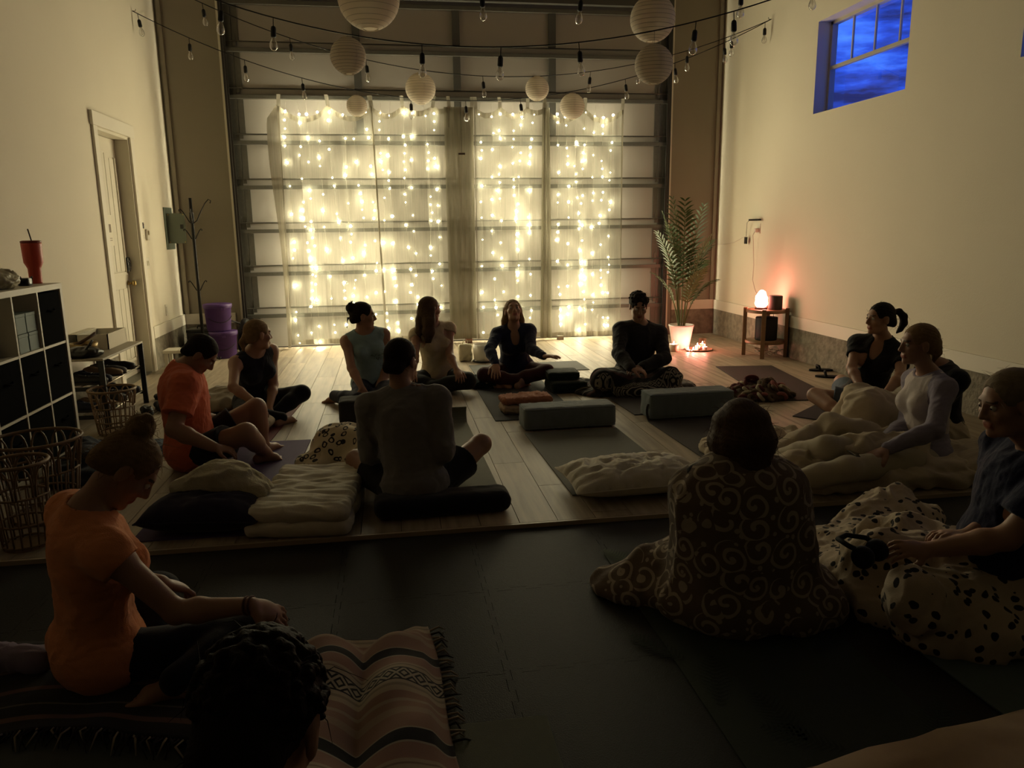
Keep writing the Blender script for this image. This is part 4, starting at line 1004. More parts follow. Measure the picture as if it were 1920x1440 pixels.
entry_door()
def wall_fittings():
    grn = mat('panel_grey_green', (.16, .19, .15), .45, metal=.2)
    t = thing('electrical_panel', 'grey-green breaker panel with its door swung open beside the coat rack', 'breaker panel', (XL, 9.84, 1.53))
    MB().box(0, .012, -.17, .17, -.245, .245).build('cover', grn, t, bevel=.004)
    MB().box(.012, .016, -.07, .09, -.16, .16).build('breaker_field', mat('breaker_black', (.03, .03, .03), .5), t)
    dr = MB().box(.012, .215, -.095, -.088, -.175, .175).build('panel_door', grn, t, bevel=.003)
    MB().cbox((.175, -.10, .02), (.03, .012, .05)).build('latch', mat('black_plastic', (.012, .012, .012), .35), dr)
    for x in (.03, .20):
        for z in (-.16, .16): MB().cbox((x, -.097, z), (.012, .006, .012)).build('screw', mat('brass', (.45, .33, .14), .3, metal=1), dr)
    wp = mat('switch_plate_white', (.75, .70, .58), .4); bp = mat('black_plastic', (.012, .012, .012), .35)
    t = thing('thermostat', 'small pale thermostat with dark display beside the entry door', 'thermostat', (XL, 8.945, 1.46))
    MB().box(0, .025, -.035, .035, -.055, .06).build('housing', wp, t, bevel=.006); MB().box(.025, .028, -.022, .022, .0, .045).build('display', mat('brass', (.45, .33, .14), .3, metal=1), t)
    t = thing('wall_sensor', 'small dark wall button above the thermostat', 'wall switch', (XL, 8.83, 1.56))
    MB().box(0, .016, -.018, .018, -.032, .032).build('housing', bp, t, bevel=.004); MB().cbox((.017, 0, .01), (.004, .014, .014)).build('button', mat('red_dark', (.12, .02, .02), .5), t)
    t = thing('switch_plate', 'triple light switch plate below the thermostat', 'light switch', (XL, 8.86, 1.16))
    MB().box(0, .006, -.085, .085, -.06, .06).build('plate', wp, t, bevel=.002)
    for k in (-1, 0, 1): MB().cbox((.008, k*.045, 0), (.010, .020, .05)).build('rocker', wp, t, bevel=.002)
    t = thing('narrow_switch_plate', 'narrow pale plate left of the thermostat', 'light switch', (XL, 8.83, 1.44))
    MB().box(0, .006, -.035, .035, -.06, .06).build('plate', wp, t, bevel=.002); MB().cbox((.008, 0, 0), (.01, .018, .04)).build('rocker', wp, t)
    t = thing('wall_outlet', 'blank outlet plate above the left baseboard', 'outlet', (XL, 9.40, .60))
    MB().box(0, .006, -.04, .04, -.065, .065).build('plate', wp, t, bevel=.002); MB().cbox((.007, 0, 0), (.006, .034, .07)).build('socket', wp, t)
    # power strip, plug and hanging adapter on the right wall
    t = thing('wall_plug', 'white plug and cord in the right wall outlet above the salt lamp', 'plug', (XR, 8.90, 1.44))
    MB().box(-.006, 0, -.04, .04, -.06, .06).build('plate', wp, t, bevel=.002); MB().cbox((-.03, 0, -.02), (.05, .045, .05)).build('plug', mat('plug_white', (.75, .62, .55), .4), t, bevel=.008)
    MB().tube([(-.05, 0, -.03), (-.075, .0, -.08), (-.05, .03, -.16), (-.03, .03, -.45), (-.05, .0, -.62), (-.16, -.30, -.72), (-.20, -.52, -.82)], .004, 6).build('cord', mat('cord_pale', (.62, .50, .42), .5), t, True)
    t = thing('dimmer_controller', 'thin black power adapter with dangling control box on the right wall', 'adapter', (XR, 8.95, 1.545))
    MB().cbox((-.035, 0, 0), (.04, .26, .022)).build('adapter', bp, t, bevel=.005)
    MB().tube([(-.035, .13, 0), (-.05, .17, -.03), (-.04, .20, -.20)], .0028, 5).build('cord', bp, t, True)
    MB().cbox((-.04, .205, -.25), (.022, .05, .085)).build('control_box', bp, t, bevel=.005)
    MB().tube([(-.04, .20, -.20), (-.02, .35, -.22), (-.012, .60, -.28), (-.012, .88, -.31), (-.012, 1.16, -.315)], .002, 5).build('thin_wire', mat('cord_pale', (.62, .50, .42), .5), t, True)
wall_fittings()

# ------------------------------------------------------------------ string lights and paper lanterns
def string_lights():
    blk = mat('black_rubber', (.008, .008, .008), .6)
    gl = bpy.data.materials.new('clear_bulb_glass'); gl.use_nodes = True; nt = gl.node_tree; nt.nodes.clear()
    tr = nt.nodes.new('ShaderNodeBsdfTransparent'); g = nt.nodes.new('ShaderNodeBsdfGlossy'); g.inputs['Roughness'].default_value = .05
    fr = nt.nodes.new('ShaderNodeLayerWeight'); fr.inputs['Blend'].default_value = .55
    mr = nt.nodes.new('ShaderNodeMapRange'); mr.inputs['To Min'].default_value = .12; mr.inputs['To Max'].default_value = .85
    mx = nt.nodes.new('ShaderNodeMixShader'); o = nt.nodes.new('ShaderNodeOutputMaterial')
    nt.links.new(fr.outputs['Facing'], mr.inputs['Value']); nt.links.new(mr.outputs[0], mx.inputs[0]); nt.links.new(tr.outputs[0], mx.inputs[1]); nt.links.new(g.outputs[0], mx.inputs[2]); nt.links.new(mx.outputs[0], o.inputs[0])
    sock = MB().lathe([(.003, .0), (.003, -.055), (.015, -.062), (.019, -.075), (.020, -.125), (.017, -.132)], 10).mesh('socket'); sock.materials.append(blk); sock.shade_smooth()
    bulb = MB().lathe([(.012, -.130), (.014, -.145), (.026, -.170), (.030, -.190), (.027, -.208), (.016, -.222), (.002, -.227)], 12).mesh('bulb'); bulb.materials.append(gl); bulb.shade_smooth()
    fil = MB().tube([(0, 0, -.13), (.004, 0, -.165), (0, 0, -.195), (-.004, 0, -.165), (0, 0, -.13)], .0012, 4).mesh('filament'); fil.materials.append(mat('filament', (.35, .25, .12), .4, metal=1))
    lines = [('back string of clear bulbs, nearest the curtain tops', (9.27, 8.85, 3.8, 3.8, .9), [.007, .079, .159, .244, .412, .499, .587, .759, .841, .923, .99]),
             ('string of clear bulbs just above the back string', (9.0, 8.85, 4.2, 3.8, .85), [.11, .233, .345, .525, .699, .778, .859, .933]),
             ('string of clear bulbs crossing the middle of the room', (6.5, 5.0, 3.8, 3.8, 1.05), [.209, .261, .41, .489, .566, .68, .716]),
             ('nearest string of clear bulbs along the top of the picture', (5.75, 6.25, 3.6, 3.6, .4), [.10, .20, .28, .474, .583, .769, .857, .95])]
    CUR = []
    for lab, (a, b, za, zb, sag), ts in lines:
        f = lambda t, a=a, b=b, za=za, zb=zb, sag=sag: V3(lerp(XL+.005, XR-.005, t), lerp(a, b, t), lerp(za, zb, t)-4*sag*t*(1-t)); CUR.append(f)
        t = thing('string_light', lab, 'string lights', tuple(f(0)), 0, 'string lights across the room')
        MB().tube([f(i/60)-f(0) for i in range(61)], .0048, 6).build('cable', blk, t, True)
        rnd = random.Random(len(lab))
        for k, q in enumerate(ts):
            s = bpy.data.objects.new('socket', sock); COL.objects.link(s); s.parent = t; s.location = f(q)-f(0); s.rotation_euler = (rnd.uniform(-.08, .08), rnd.uniform(-.12, .12), 0)
            for nm, me in (('bulb', bulb), ('filament', fil)):
                o2 = bpy.data.objects.new(nm, me); COL.objects.link(o2); o2.parent = s
        for e in (0, 1):
            sg = 1 if e == 0 else -1; p = f(e)-f(0)
            MB().tube([p+V3(-.004*sg, 0, .0), p+V3(.03*sg, 0, .0), p+V3(.034*sg, 0, .02)], .004, 5).build('wall_hook', mat('galvanised_steel', (.34, .33, .27), .42), t)
    return CUR
CUR = string_lights()
def lanterns():
    m = bpy.data.materials.new('rice_paper'); m.use_nodes = True; nt = m.node_tree; nt.nodes.clear()
    d = nt.nodes.new('ShaderNodeBsdfDiffuse'); d.inputs[0].default_value = (.80, .74, .64, 1); tl = nt.nodes.new('ShaderNodeBsdfTranslucent'); tl.inputs[0].default_value = (.80, .70, .55, 1)
    mx = nt.nodes.new('ShaderNodeMixShader'); mx.inputs[0].default_value = .38; o = nt.nodes.new('ShaderNodeOutputMaterial')
    nt.links.new(d.outputs[0], mx.inputs[1]); nt.links.new(tl.outputs[0], mx.inputs[2]); nt.links.new(mx.outputs[0], o.inputs[0])
    wire = mat('lantern_wire', (.20, .17, .13), .6)
    specs = [(3, .42, .232, .075, 'largest white paper lantern, cut by the top edge of the picture'),
             (2, .335, .128, .02, 'white paper lantern hanging left of the third dark door post'),
             (1, .427, .165, .03, 'white paper lantern low in front of the second curtain'),
             (0, .327, .115, .05, 'smallest white paper lantern over the leftmost curtain top'),
             (3, .664, .172, .02, 'upper of two overlapping paper lanterns at upper right'),
             (2, .640, .135, .09, 'lower of two overlapping paper lanterns at upper right'),
             (1, .612, .132, .0, 'small paper lantern above the third curtain panel'),
             (0, .672, .142, .02, 'paper lantern hanging low over the right curtain top')]
    for ci, t, r, drop, lab in specs:
        p = CUR[ci](t)
        if 'largest' in lab: p = V3(-.076, 6.27, 5.19); drop = p[2]-3.19-r
        o = thing('paper_lantern', lab, 'lantern', tuple(p-V3(0, 0, drop+r)), random.Random(lab).uniform(0, 6), 'white paper lanterns')
        a0 = math.asin(.28); prof = []
        for i in range(26):
            a = a0+(math.pi-2*a0)*i/25; prof.append((r*math.sin(a), -r*math.cos(a)))
        MB().lathe(prof, 28, close=False).build('shade', m, o, True)
        n = 14
        for i in range(1, n):
            a = a0+(math.pi-2*a0)*i/n; rr, zz = r*math.sin(a)*1.002, -r*math.cos(a)
            MB().tube([(rr*math.cos(k*2*math.pi/28), rr*math.sin(k*2*math.pi/28), zz) for k in range(28)], .0011, 4, closed=True).build('rib', wire, o)
        for zz in (-r*math.cos(a0), r*math.cos(a0)):
            rr = r*math.sin(a0)
            MB().tube([(rr*math.cos(k*2*math.pi/20), rr*math.sin(k*2*math.pi/20), zz) for k in range(20)], .0025, 4, closed=True).build('rim', m, o)
        zz = r*math.cos(a0)
        for k in range(6):   # inner stretcher seen through the paper
            a = k*math.pi/3; MB().tube([(r*.985*math.cos(a)*math.sin(q), r*.985*math.sin(a)*math.sin(q), -r*.985*math.cos(q)) for q in np.linspace(a0, math.pi-a0, 12)], .0018, 4).build('stretcher', wire, o)
        MB().tube([(-r*math.sin(a0), 0, zz), (0, 0, zz+.012), (r*math.sin(a0), 0, zz)], .0018, 4).tube([(0, 0, zz+.012), (0, 0, r+drop)], .0015, 4).build('hanger', wire, o)
lanterns()

# ------------------------------------------------------------------ left side furniture
def shelf_unit():
    x0, x1 = XL+.025, -2.22; y0, y1 = 4.2, 5.64; H = 1.155; T = .038; ti = .016
    w = mat('shelf_white', (.66, .60, .48), .5)
    t = thing('cube_shelf', 'white open cube shelf against the left wall', 'shelf', ((x0+x1)/2, (y0+y1)/2, 0)); dx = (x1-x0)/2; dy = (y1-y0)/2
    MB().box(-dx, dx, -dy, dy, H-T, H).build('top', w, t, bevel=.002); MB().box(-dx, dx, -dy, dy, .0, T).build('bottom', w, t, bevel=.002)
    for s in (-1, 1): MB().box(-dx, dx, min(s*dy, s*(dy-T)), max(s*dy, s*(dy-T)), T, H-T).build('side_panel', w, t, bevel=.002)
    cw = (2*dy-2*T)/4; ch = (H-2*T)/3
    for k in (1, 2, 3): MB().box(-dx, dx-.002, -dy+T+k*cw-ti/2, -dy+T+k*cw+ti/2, T, H-T).build('divider', w, t)
    for k in (1, 2): MB().box(-dx, dx-.003, -dy+T, dy-T, T+k*ch-ti/2, T+k*ch+ti/2).build('shelf_board', w, t)
    MB().box(-dx, -dx+.006, -dy, dy, .01, H-.01).build('back_panel', mat('shelf_back_dark', (.02, .02, .02), .8), t)
    # small boxes in the third cube of the top row
    bm_ = mat('box_grey_green', (.22, .27, .25), .7); zb = T+2*ch+ti/2
    ys = y0+T+2*cw
    for i, (a, z, hh, lab) in enumerate(((.06, 0, .115, 'lower left grey-green box in the top shelf row'), (.20, 0, .115, 'lower right grey-green box in the top shelf row'), (.055, .118, .12, 'upper left grey-green box in the top shelf row'), (.19, .118, .12, 'upper right grey-green box in the top shelf row'))):
        b = thing('storage_box', lab, 'box', (x1-.11, ys+a+.06, zb+z), 0, 'boxes in the cube shelf')
        MB().box(-.09, .09, -.062, .062, 0, hh-.02).build('body', bm_, b, bevel=.003); MB().box(-.092, .092, -.064, .064, hh-.02, hh).build('lid', bm_, b, bevel=.003)
    fb = mat('bin_fabric_black', (.004, .004, .0042), 1.0, bump=.2, bscale=300, spec=.02); names = {0: 'bottom', 1: 'middle', 2: 'top'}; cn = ['nearest', 'second', 'third', 'farthest']
    for r in range(3):
        for c in range(4):
            if (r, c) in ((2, 2), (2, 1)): continue
            bx_ = thing('fabric_bin', 'black fabric bin in the %s column of the %s shelf row' % (cn[c], names[r]), 'bin', ((x0+x1)/2+.015, y0+T+(c+.5)*cw, T+r*ch+(ti/2 if r else 0)+.001), 0, 'fabric bins in the cube shelf')
            MB().box(-dx+.03, dx-.02, -cw/2+ti/2+.003, cw/2-ti/2-.003, 0, ch-ti-.006).build('body', fb, bx_, bevel=.006); MB().tube([(dx-.018, -.05, ch*.62), (dx-.004, -.03, ch*.60), (dx-.004, .03, ch*.60), (dx-.018, .05, ch*.62)], .006, 6).build('handle', fb, bx_, True)
    b = thing('dark_vase', 'small dark vase in a top-row cube of the shelf', 'vase', (x1-.12, y0+T+1*cw+.22, zb)); MB().lathe([(.03, 0), (.045, .05), (.03, .11), (.018, .15), (.024, .17)], 14).build('body', mat('dark_glaze', (.03, .03, .035), .3), b, True)
    MB().tube([(0, 0, .16), (.01, .0, .22), (.02, .01, .25)], .003, 5).build('twig', mat('twig', (.06, .04, .02), .8), b)
    # tumbler
    tb = thing('tumbler', 'red insulated tumbler with straw on top of the shelf', 'tumbler', (-2.36, 5.60, H))
    red = mat('coral_red_enamel', (.55, .07, .035), .4)
    MB().lathe([(.036, 0), (.038, .01), (.040, .10), (.046, .115), (.058, .14), (.062, .26), (.061, .27)], 24).build('body', red, tb, True)
    MB().lathe([(.062, .268), (.063, .28), (.050, .285)], 24).build('lid', mat('lid_dark_red', (.20, .03, .02), .4), tb, True)
    MB().tube([(.01, -.01, .28), (.0, -.02, .36)], .0045, 8).build('straw', mat('straw_dark', (.03, .015, .01), .5), tb)
    # hat and items at left edge
    hb = thing('plastic_bag', 'crumpled translucent bag on the shelf at the left edge', 'bag', (-2.36, 5.06, H))
    q = SDF().ell((0, 0, .05), (.12, .13, .055), k=.02).ell((.03, .06, .06), (.07, .06, .06), k=.03); q.cut((0, 0, .002), (0, 0, -1))
    sdf_obj('film', q, .009, mat('bag_film', (.42, .38, .26), .35), hb, [(.014, 16, 2, True)])
    tr = thing('paper_roll', 'pale round tub behind the bag on the shelf', 'tub', (-2.47, 5.20, H))
    MB().lathe([(.07, 0), (.075, .01), (.075, .125), (.07, .13)], 20).build('body', mat('tub_beige', (.5, .42, .32), .6), tr, True); MB().lathe([(.078, .125), (.078, .14), (.07, .143)], 20).build('lid', mat('tub_beige', (.5, .42, .32), .6), tr)
    bk = mat('black_plastic', (.012, .012, .012), .35)
    sg = thing('headlamp', 'small black strapped item beside the tumbler on the shelf', 'strap', (-2.33, 5.37, H))
    MB().cbox((0, 0, .025), (.07, .06, .05)).build('case', bk, sg, bevel=.012); MB().tube([(0, -.03, .02), (.02, -.10, .06), (-.03, -.10, .035), (-.02, -.03, .02)], .007, 6).tube([(0, .03, .03), (.02, .06, .055), (.01, .07, .01)], .006, 6).build('strap', bk, sg, True)
shelf_unit()

def shoe(name, label, loc, rz, col, group, up=1):
    t = thing(name, label, 'shoe', loc, rz, group)
    q = SDF().cone((0, -.10, .04), (0, .06, .032), .040, .036, .03).ell((0, .10, .030), (.042, .06, .030), k=.03).cone((0, -.095, .05), (0, -.075, .075), .032, .032, .03)
    q.ell((0, -.075, .095), (.022, .045, .03), k=.01, op='s'); q.cut((0, 0, .016), (0, 0, -1))
    sdf_obj('upper', q, .008, col, t)
    MB().prism([(.035*math.cos(a)*(1.15 if math.sin(a) > 0 else .95), -.0+.155*math.sin(a)) for a in np.linspace(0, 6.283, 21)[:-1]], 0, .02).build('sole', mat('sole_dark', (.05, .045, .04), .8), t)
    lc = MB()
    for k in range(4): lc.tube([(-.02, .0+k*.022, .070-k*.004), (.02, .008+k*.022, .070-k*.004)], .003, 4)
    lc.build('laces', mat('lace_grey', (.2, .18, .16), .8), t)
    return t
def rack_and_shoes():
    blk = mat('rack_black', (.02, .02, .02), .45); st = mat('rack_tube_steel', (.42, .38, .30), .3, metal=.8); top = mat('rack_top_rail', (.34, .29, .21), .5)
    y0, y1, x0, x1 = 6.10, 7.06, XL+.03, -2.18
    t = thing('shoe_rack', 'black metal shoe rack with tube shelves beside the cube shelf', 'rack', ((x0+x1)/2, (y0+y1)/2, 0)); dx, dy = (x1-x0)/2, (y1-y0)/2
    for sx in (-1, 1):
        for sy in (-1, 1): MB().cbox((sx*(dx-.02), sy*(dy-.01), .27), (.04, .018, .54)).build('leg', blk, t)
    for sy in (-1, 1):
        for z in (.10, .32): MB().cbox((0, sy*(dy-.01), z), (2*dx-.04, .016, .03)).build('end_bar', blk, t)
    MB().box(-dx, dx, -dy, dy, .535, .552).build('top_board', top, t, bevel=.003)
    for z in (.10, .32):
        for k in range(5):
            x = -dx+.04+k*(2*dx-.08)/4; MB().tube([(x, -dy+.01, z+.012), (x, dy-.01, z+.012)], .008, 8).build('tube_rail', st, t, True)
    dk = [mat('shoe_black', (.015, .014, .015), .6), mat('shoe_navy', (.02, .025, .05), .7), mat('shoe_tan', (.22, .14, .07), .7), mat('shoe_grey', (.10, .10, .10), .7)]
    pos = [(.34, 0), (.34, .12), (.34, .34), (.34, .46), (.34, .68), (.122, .02), (.122, .14), (.122, .40), (.122, .52), (.122, .74)]
    words = ['first', 'second', 'third', 'fourth', 'fifth']
    for i, (z, a) in enumerate(pos):
        row = 'upper' if z > .3 else 'lower'
        shoe('shoe', '%s shoe from the near end on the %s tube shelf of the rack' % (words[i % 5], row), ((x0+x1)/2+.02, y0+.10+a, z), -math.pi/2+random.Random(i).uniform(-.15, .15), dk[i % 4], 'shoes on the rack')
    # things on the rack
    b = thing('white_box', 'long open white cardboard box on the shoe rack', 'box', (-2.42, 6.82, .552)); wb = mat('white_card', (.72, .66, .52), .8)
    MB().box(-.12, .12, -.22, -.212, 0, .125).build('side', wb, b); MB().box(-.12, .12, .212, .22, 0, .125).build('side', wb, b)
    MB().box(-.12, -.112, -.22, .22, 0, .125).build('side', wb, b); MB().box(.112, .12, -.22, .22, 0, .125).build('side', wb, b); MB().box(-.112, .112, -.212, .212, 0, .006).build('base', wb, b)
    MB().box(-.235, -.12, -.22, .22, .127, .131).build('flap', wb, b)
    sb = thing('singing_bowl', 'brass singing bowl with mallet on the shoe rack', 'bowl', (-2.40, 6.36, .552)); br = mat('bowl_bronze', (.22, .15, .06), .35, metal=.8)
    MB().lathe([(.045, .0), (.075, .02), (.098, .06), (.103, .092), (.098, .092), (.092, .06), (.07, .026), (.0, .014)], 26).build('bowl', br, sb, True)
    MB().tube([(-.06, -.03, .07), (.02, .03, .12), (.07, .07, .155)], [.013, .012, .014], 8).build('mallet', mat('mallet_wood', (.08, .04, .02), .6), sb, True)
    for k, (yy, lab) in enumerate(((6.20, 'black leather bag lying at the near end of the shoe rack'),)):
        g = thing('black_bag', lab, 'bag', (-2.36, yy, .552)); q = SDF().ell((0, 0, .04), (.13, .10, .045), k=.03).ell((.06, .05, .03), (.08, .05, .03), k=.03); q.cut((0, 0, .002), (0, 0, -1))
        sdf_obj('body', q, .008, mat('black_leather', (.012, .011, .011), .3), g, [(.010, 14, 4, True)])
        MB().tube([(.05, -.06, .06), (.09, -.02, .13), (.07, .05, .12), (.03, .06, .06)], .008, 6).build('strap', mat('black_leather', (.012, .011, .011), .3), g, True)
    # shoes on the floor by the rack
    for i, (x, y, rz, lab) in enumerate(((-2.05, 6.55, .4, 'dark shoe on the floor in front of the rack, nearer the basket'), (-1.98, 6.72, .5, 'dark shoe on the floor in front of the rack, next to its pair'), (-2.02, 7.12, 1.2, 'dark shoe on the floor at the far end of the rack'))):
        shoe('shoe', lab, (x, y, 0), rz, dk[i % 2], 'shoes on the floor')
rack_and_shoes()

def basket(label, loc, r, h, seed, loops=12):
    t = thing('rattan_basket', label, 'basket', loc, random.Random(seed).uniform(0, 3), 'open rattan baskets'); m = mat('rattan', (.30, .19, .10), .5, var=.4, vscale=40)
    ring = lambda rr, z, n=32: [(rr*math.cos(2*math.pi*k/n), rr*math.sin(2*math.pi*k/n), z) for k in range(n)]
    MB().tube(ring(r*1.08, h), .009, 6, closed=True).build('rim', m, t, True)
    for z, rr in ((.02, r*.80), (h*.30, r*.86), (h*.62, r*.95)): MB().tube(ring(rr, z), .006, 6, closed=True).build('hoop', m, t, True)
    MB().lathe([(0, .0), (r*.80, .0), (r*.80, .012), (0, .012)], 24).build('base', m, t)
    for k in range(loops):
        a0 = 2*math.pi*k/loops; da = 2*math.pi/loops*.42; pts = []
        for q in np.linspace(0, 1, 13):
            u = q*math.pi; a = a0-da*math.cos(u); z = h*.62+(h*.36)*math.sin(u)**.7; rr = lerp(r*.95, r*1.07, (z/h-.62)/.38)
            pts.append((rr*math.cos(a), rr*math.sin(a), z))
        MB().tube(pts, .0055, 5).build('loop', m, t, True)
    for k in range(loops*2):
        a = 2*math.pi*k/(loops*2); MB().tube([(r*.80*math.cos(a), r*.80*math.sin(a), .01), (r*.95*math.cos(a), r*.95*math.sin(a), h*.63)], .0045, 5).build('stake', m, t, True)
    return t
basket('nearest tall rattan basket at the left edge', (-1.80, 3.80, 0), .125, .42, 1, 9)
basket('wide rattan basket behind the nearest one, under the cube shelf', (-1.88, 4.20, 0), .20, .43, 2, 13)
basket('rattan basket on the floor beside the shoe rack', (-2.10, 5.98, 0), .15, .34, 3, 11)

def corner_things():
    blk = mat('iron_black', (.012, .011, .010), .5, metal=.3)
    t = thing('coat_rack', 'black iron coat rack with curled hooks in the left corner', 'coat rack', (-2.19, 9.25, 0))
    MB().tube([(0, 0, .28), (0, 0, 1.86)], .017, 10).build('pole', blk, t, True); MB().lathe([(.022, 1.60), (.026, 1.64), (.022, 1.70)], 10).build('collar', blk, t)
    for k in range(4):
        a = k*math.pi/2+.3; c, s = math.cos(a), math.sin(a)
        MB().tube([(c*r, s*r, z) for r, z in ((.0, .32), (.05, .26), (.11, .10), (.14, .02), (.16, .012), (.17, .04))], .010, 7).build('foot', blk, t, True)
    for zb, ln in ((1.58, .20), (1.40, .09), (.82, .09)):
        for k in range(2 if zb < 1.5 else 4):
            a = k*math.pi/(1 if zb < 1.5 else 2)+.15; c, s = math.cos(a), math.sin(a); f = ln*(1.0 if k == 0 or zb < 1.5 else .6)
            MB().tube([(c*r*f/.2, s*r*f/.2, zb+z*f/.2) for r, z in ((.012, .0), (.05, .03), (.10, .13), (.15, .22), (.19, .265), (.215, .25), (.205, .22))], .006, 6).build('hook', blk, t, True)
    pur = mat('purple_plastic', (.085, .034, .165), .5)
    for z, lab in ((0, 'lower purple bucket of the stack in the left corner'), (.325, 'upper purple bucket of the stack in the left corner')):
        b = thing('purple_bucket', lab, 'bucket', (-2.02+(-.04 if z else .0), 9.52, z), .4 if z else .1, 'stacked purple buckets')
        MB().lathe([(.13, .0), (.135, .01), (.152, .27), (.160, .272), (.160, .286), (.152, .288)], 28).build('body', pur, b, True)
        MB().lathe([(.163, .285), (.165, .29), (.165, .318), (.15, .323), (0, .318)], 28).build('lid', pur, b, True)
        MB().tube([(.16*math.cos(a), .165*math.sin(a), .25-.14*abs(math.sin((a)/1.0))) for a in np.linspace(-2.6, -.55, 14)], .004, 5).build('bail_handle', blk, b, True)
        MB().cbox((.02, -.165, .27), (.035, .02, .03)).build('handle_lug', pur, b)
    g = thing('duffel_bag', 'black bag leaning behind the purple buckets', 'bag', (-1.80, 9.78, 0))
    q = SDF().ell((0, 0, .20), (.10, .13, .24), k=.03).ell((.02, -.05, .10), (.11, .13, .12), k=.05); q.cut((0, 0, 0), (0, 0, -1))
    sdf_obj('body', q, .012, mat('black_nylon', (.012, .011, .011), .6), g, [(.012, 9, 4, True)])
    MB().tube([(-.05, -.08, .38), (-.16, -.16, .44), (-.20, -.22, .34), (-.13, -.20, .18)], .012, 6).build('strap', mat('black_nylon', (.012, .011, .011), .6), g, True)
    g = thing('dark_crate', 'dark toolbox on the floor behind the coat rack', 'box', (-2.33, 9.85, 0))
    MB().box(-.16, .16, -.12, .12, 0, .28).build('body', mat('black_plastic', (.012, .012, .012), .35), g, bevel=.01); MB().box(-.165, .165, -.125, .125, .282, .32).build('lid', mat('black_plastic', (.012, .012, .012), .35), g, bevel=.008); MB().tube([(-.06, 0, .32), (-.05, 0, .35), (.05, 0, .35), (.06, 0, .32)], .008, 6).build('handle', blk, g)
    g = thing('white_step', 'small white step stool by the left wall', 'stool', (-2.30, 8.72, 0)); wp = mat('white_plastic', (.72, .66, .54), .45)
    MB().box(-.17, .17, -.12, .12, .20, .235).build('tread', wp, g, bevel=.008)
    for sx in (-1, 1):
        for sy in (-1, 1): MB().cbox((sx*.14, sy*.09, .10), (.035, .03, .20)).build('leg', wp, g, bevel=.004)
corner_things()

# ------------------------------------------------------------------ right corner: palm, candles, lamp table
def palm():
    t = thing('potted_palm', 'potted areca palm in white pot in the right back corner', 'plant', (3.50, 8.90, 0))
    pm = mat('white_pot', (.80, .72, .66), .4)
    MB().lathe([(.098, .0), (.10, .005), (.148, .275), (.153, .278), (.153, .295), (.143, .295), (.138, .262), (0, .258)], 32).build('pot', pm, t, True)
    MB().lathe([(0, .262), (.137, .262), (.10, .27), (0, .272)], 20).build('soil', mat('soil', (.03, .02, .012), .95), t)
    lm = mat('palm_leaf', (.095, .15, .045), .45, var=.4, vscale=12); sm = mat('palm_stem', (.13, .15, .05), .5)
    rnd = random.Random(11)
    # fronds: azimuth, base lean, length, height of crown
    fr = [(2.9, .18, 1.45), (.35, .20, 1.55), (1.2, .12, 1.60), (-1.9, .15, 1.45), (.05, .34, 1.15), (3.3, .30, 1.25), (-.7, .28, 1.20), (-2.6, .22, 1.30), (2.2, .10, 1.62), (-1.2, .45, .85), (3.0, .50, .80), (.5, .50, .95), (-.2, .62, .75)]
    for i, (az, lean, ln) in enumerate(fr):
        c, s = math.cos(az), math.sin(az); pts = []
        x = .03*c; y = .03*s; z = .25; ang = lean*.35
        n = 26
        for k in range(n):
            pts.append(V3(x, y, z)); ang += (lean*1.9/n)*(k/n)*1.9; st = ln/n
            x += c*math.sin(ang)*st; y += s*math.sin(ang)*st; z += math.cos(ang)*st
        f = MB().tube([tuple(p) for p in pts], [lerp(.009, .0025, k/(n-1)) for k in range(n)], 6).build('frond_stem', sm, t, True)
        k0 = int(n*.42)
        for k in range(k0, n):
            u = (k-k0)/(n-1-k0); tg = nrm(pts[min(k+1, n-1)]-pts[max(k-1, 0)]); sd = nrm(np.cross(tg, V3(0, 0, 1)) if abs(tg[2]) < .98 else V3(-s, c, 0)); up = np.cross(sd, tg)
            L = .27*math.sin(math.pi*(.18+.74*u))**.7*(.8 if ln < 1 else 1)
            for sg in (-1, 1):
                d = nrm(sd*sg*1.0+tg*(.75+.5*u)+up*.25*rnd.uniform(.3, 1)); w = nrm(np.cross(d, up)); b0 = pts[k]
                vs = []
                for q, (v, ww) in enumerate(((0, .25), (.3, 1), (.65, .85), (1, .04))):
                    p = b0+d*L*v-V3(0, 0, 1)*L*.30*v*v; hw = .0115*ww; vs += [p-w*hw, p+w*hw]
                MB().add(vs, [(0, 1, 3, 2), (2, 3, 5, 4), (4, 5, 7, 6)]).build('leaflet', lm, f)
palm()
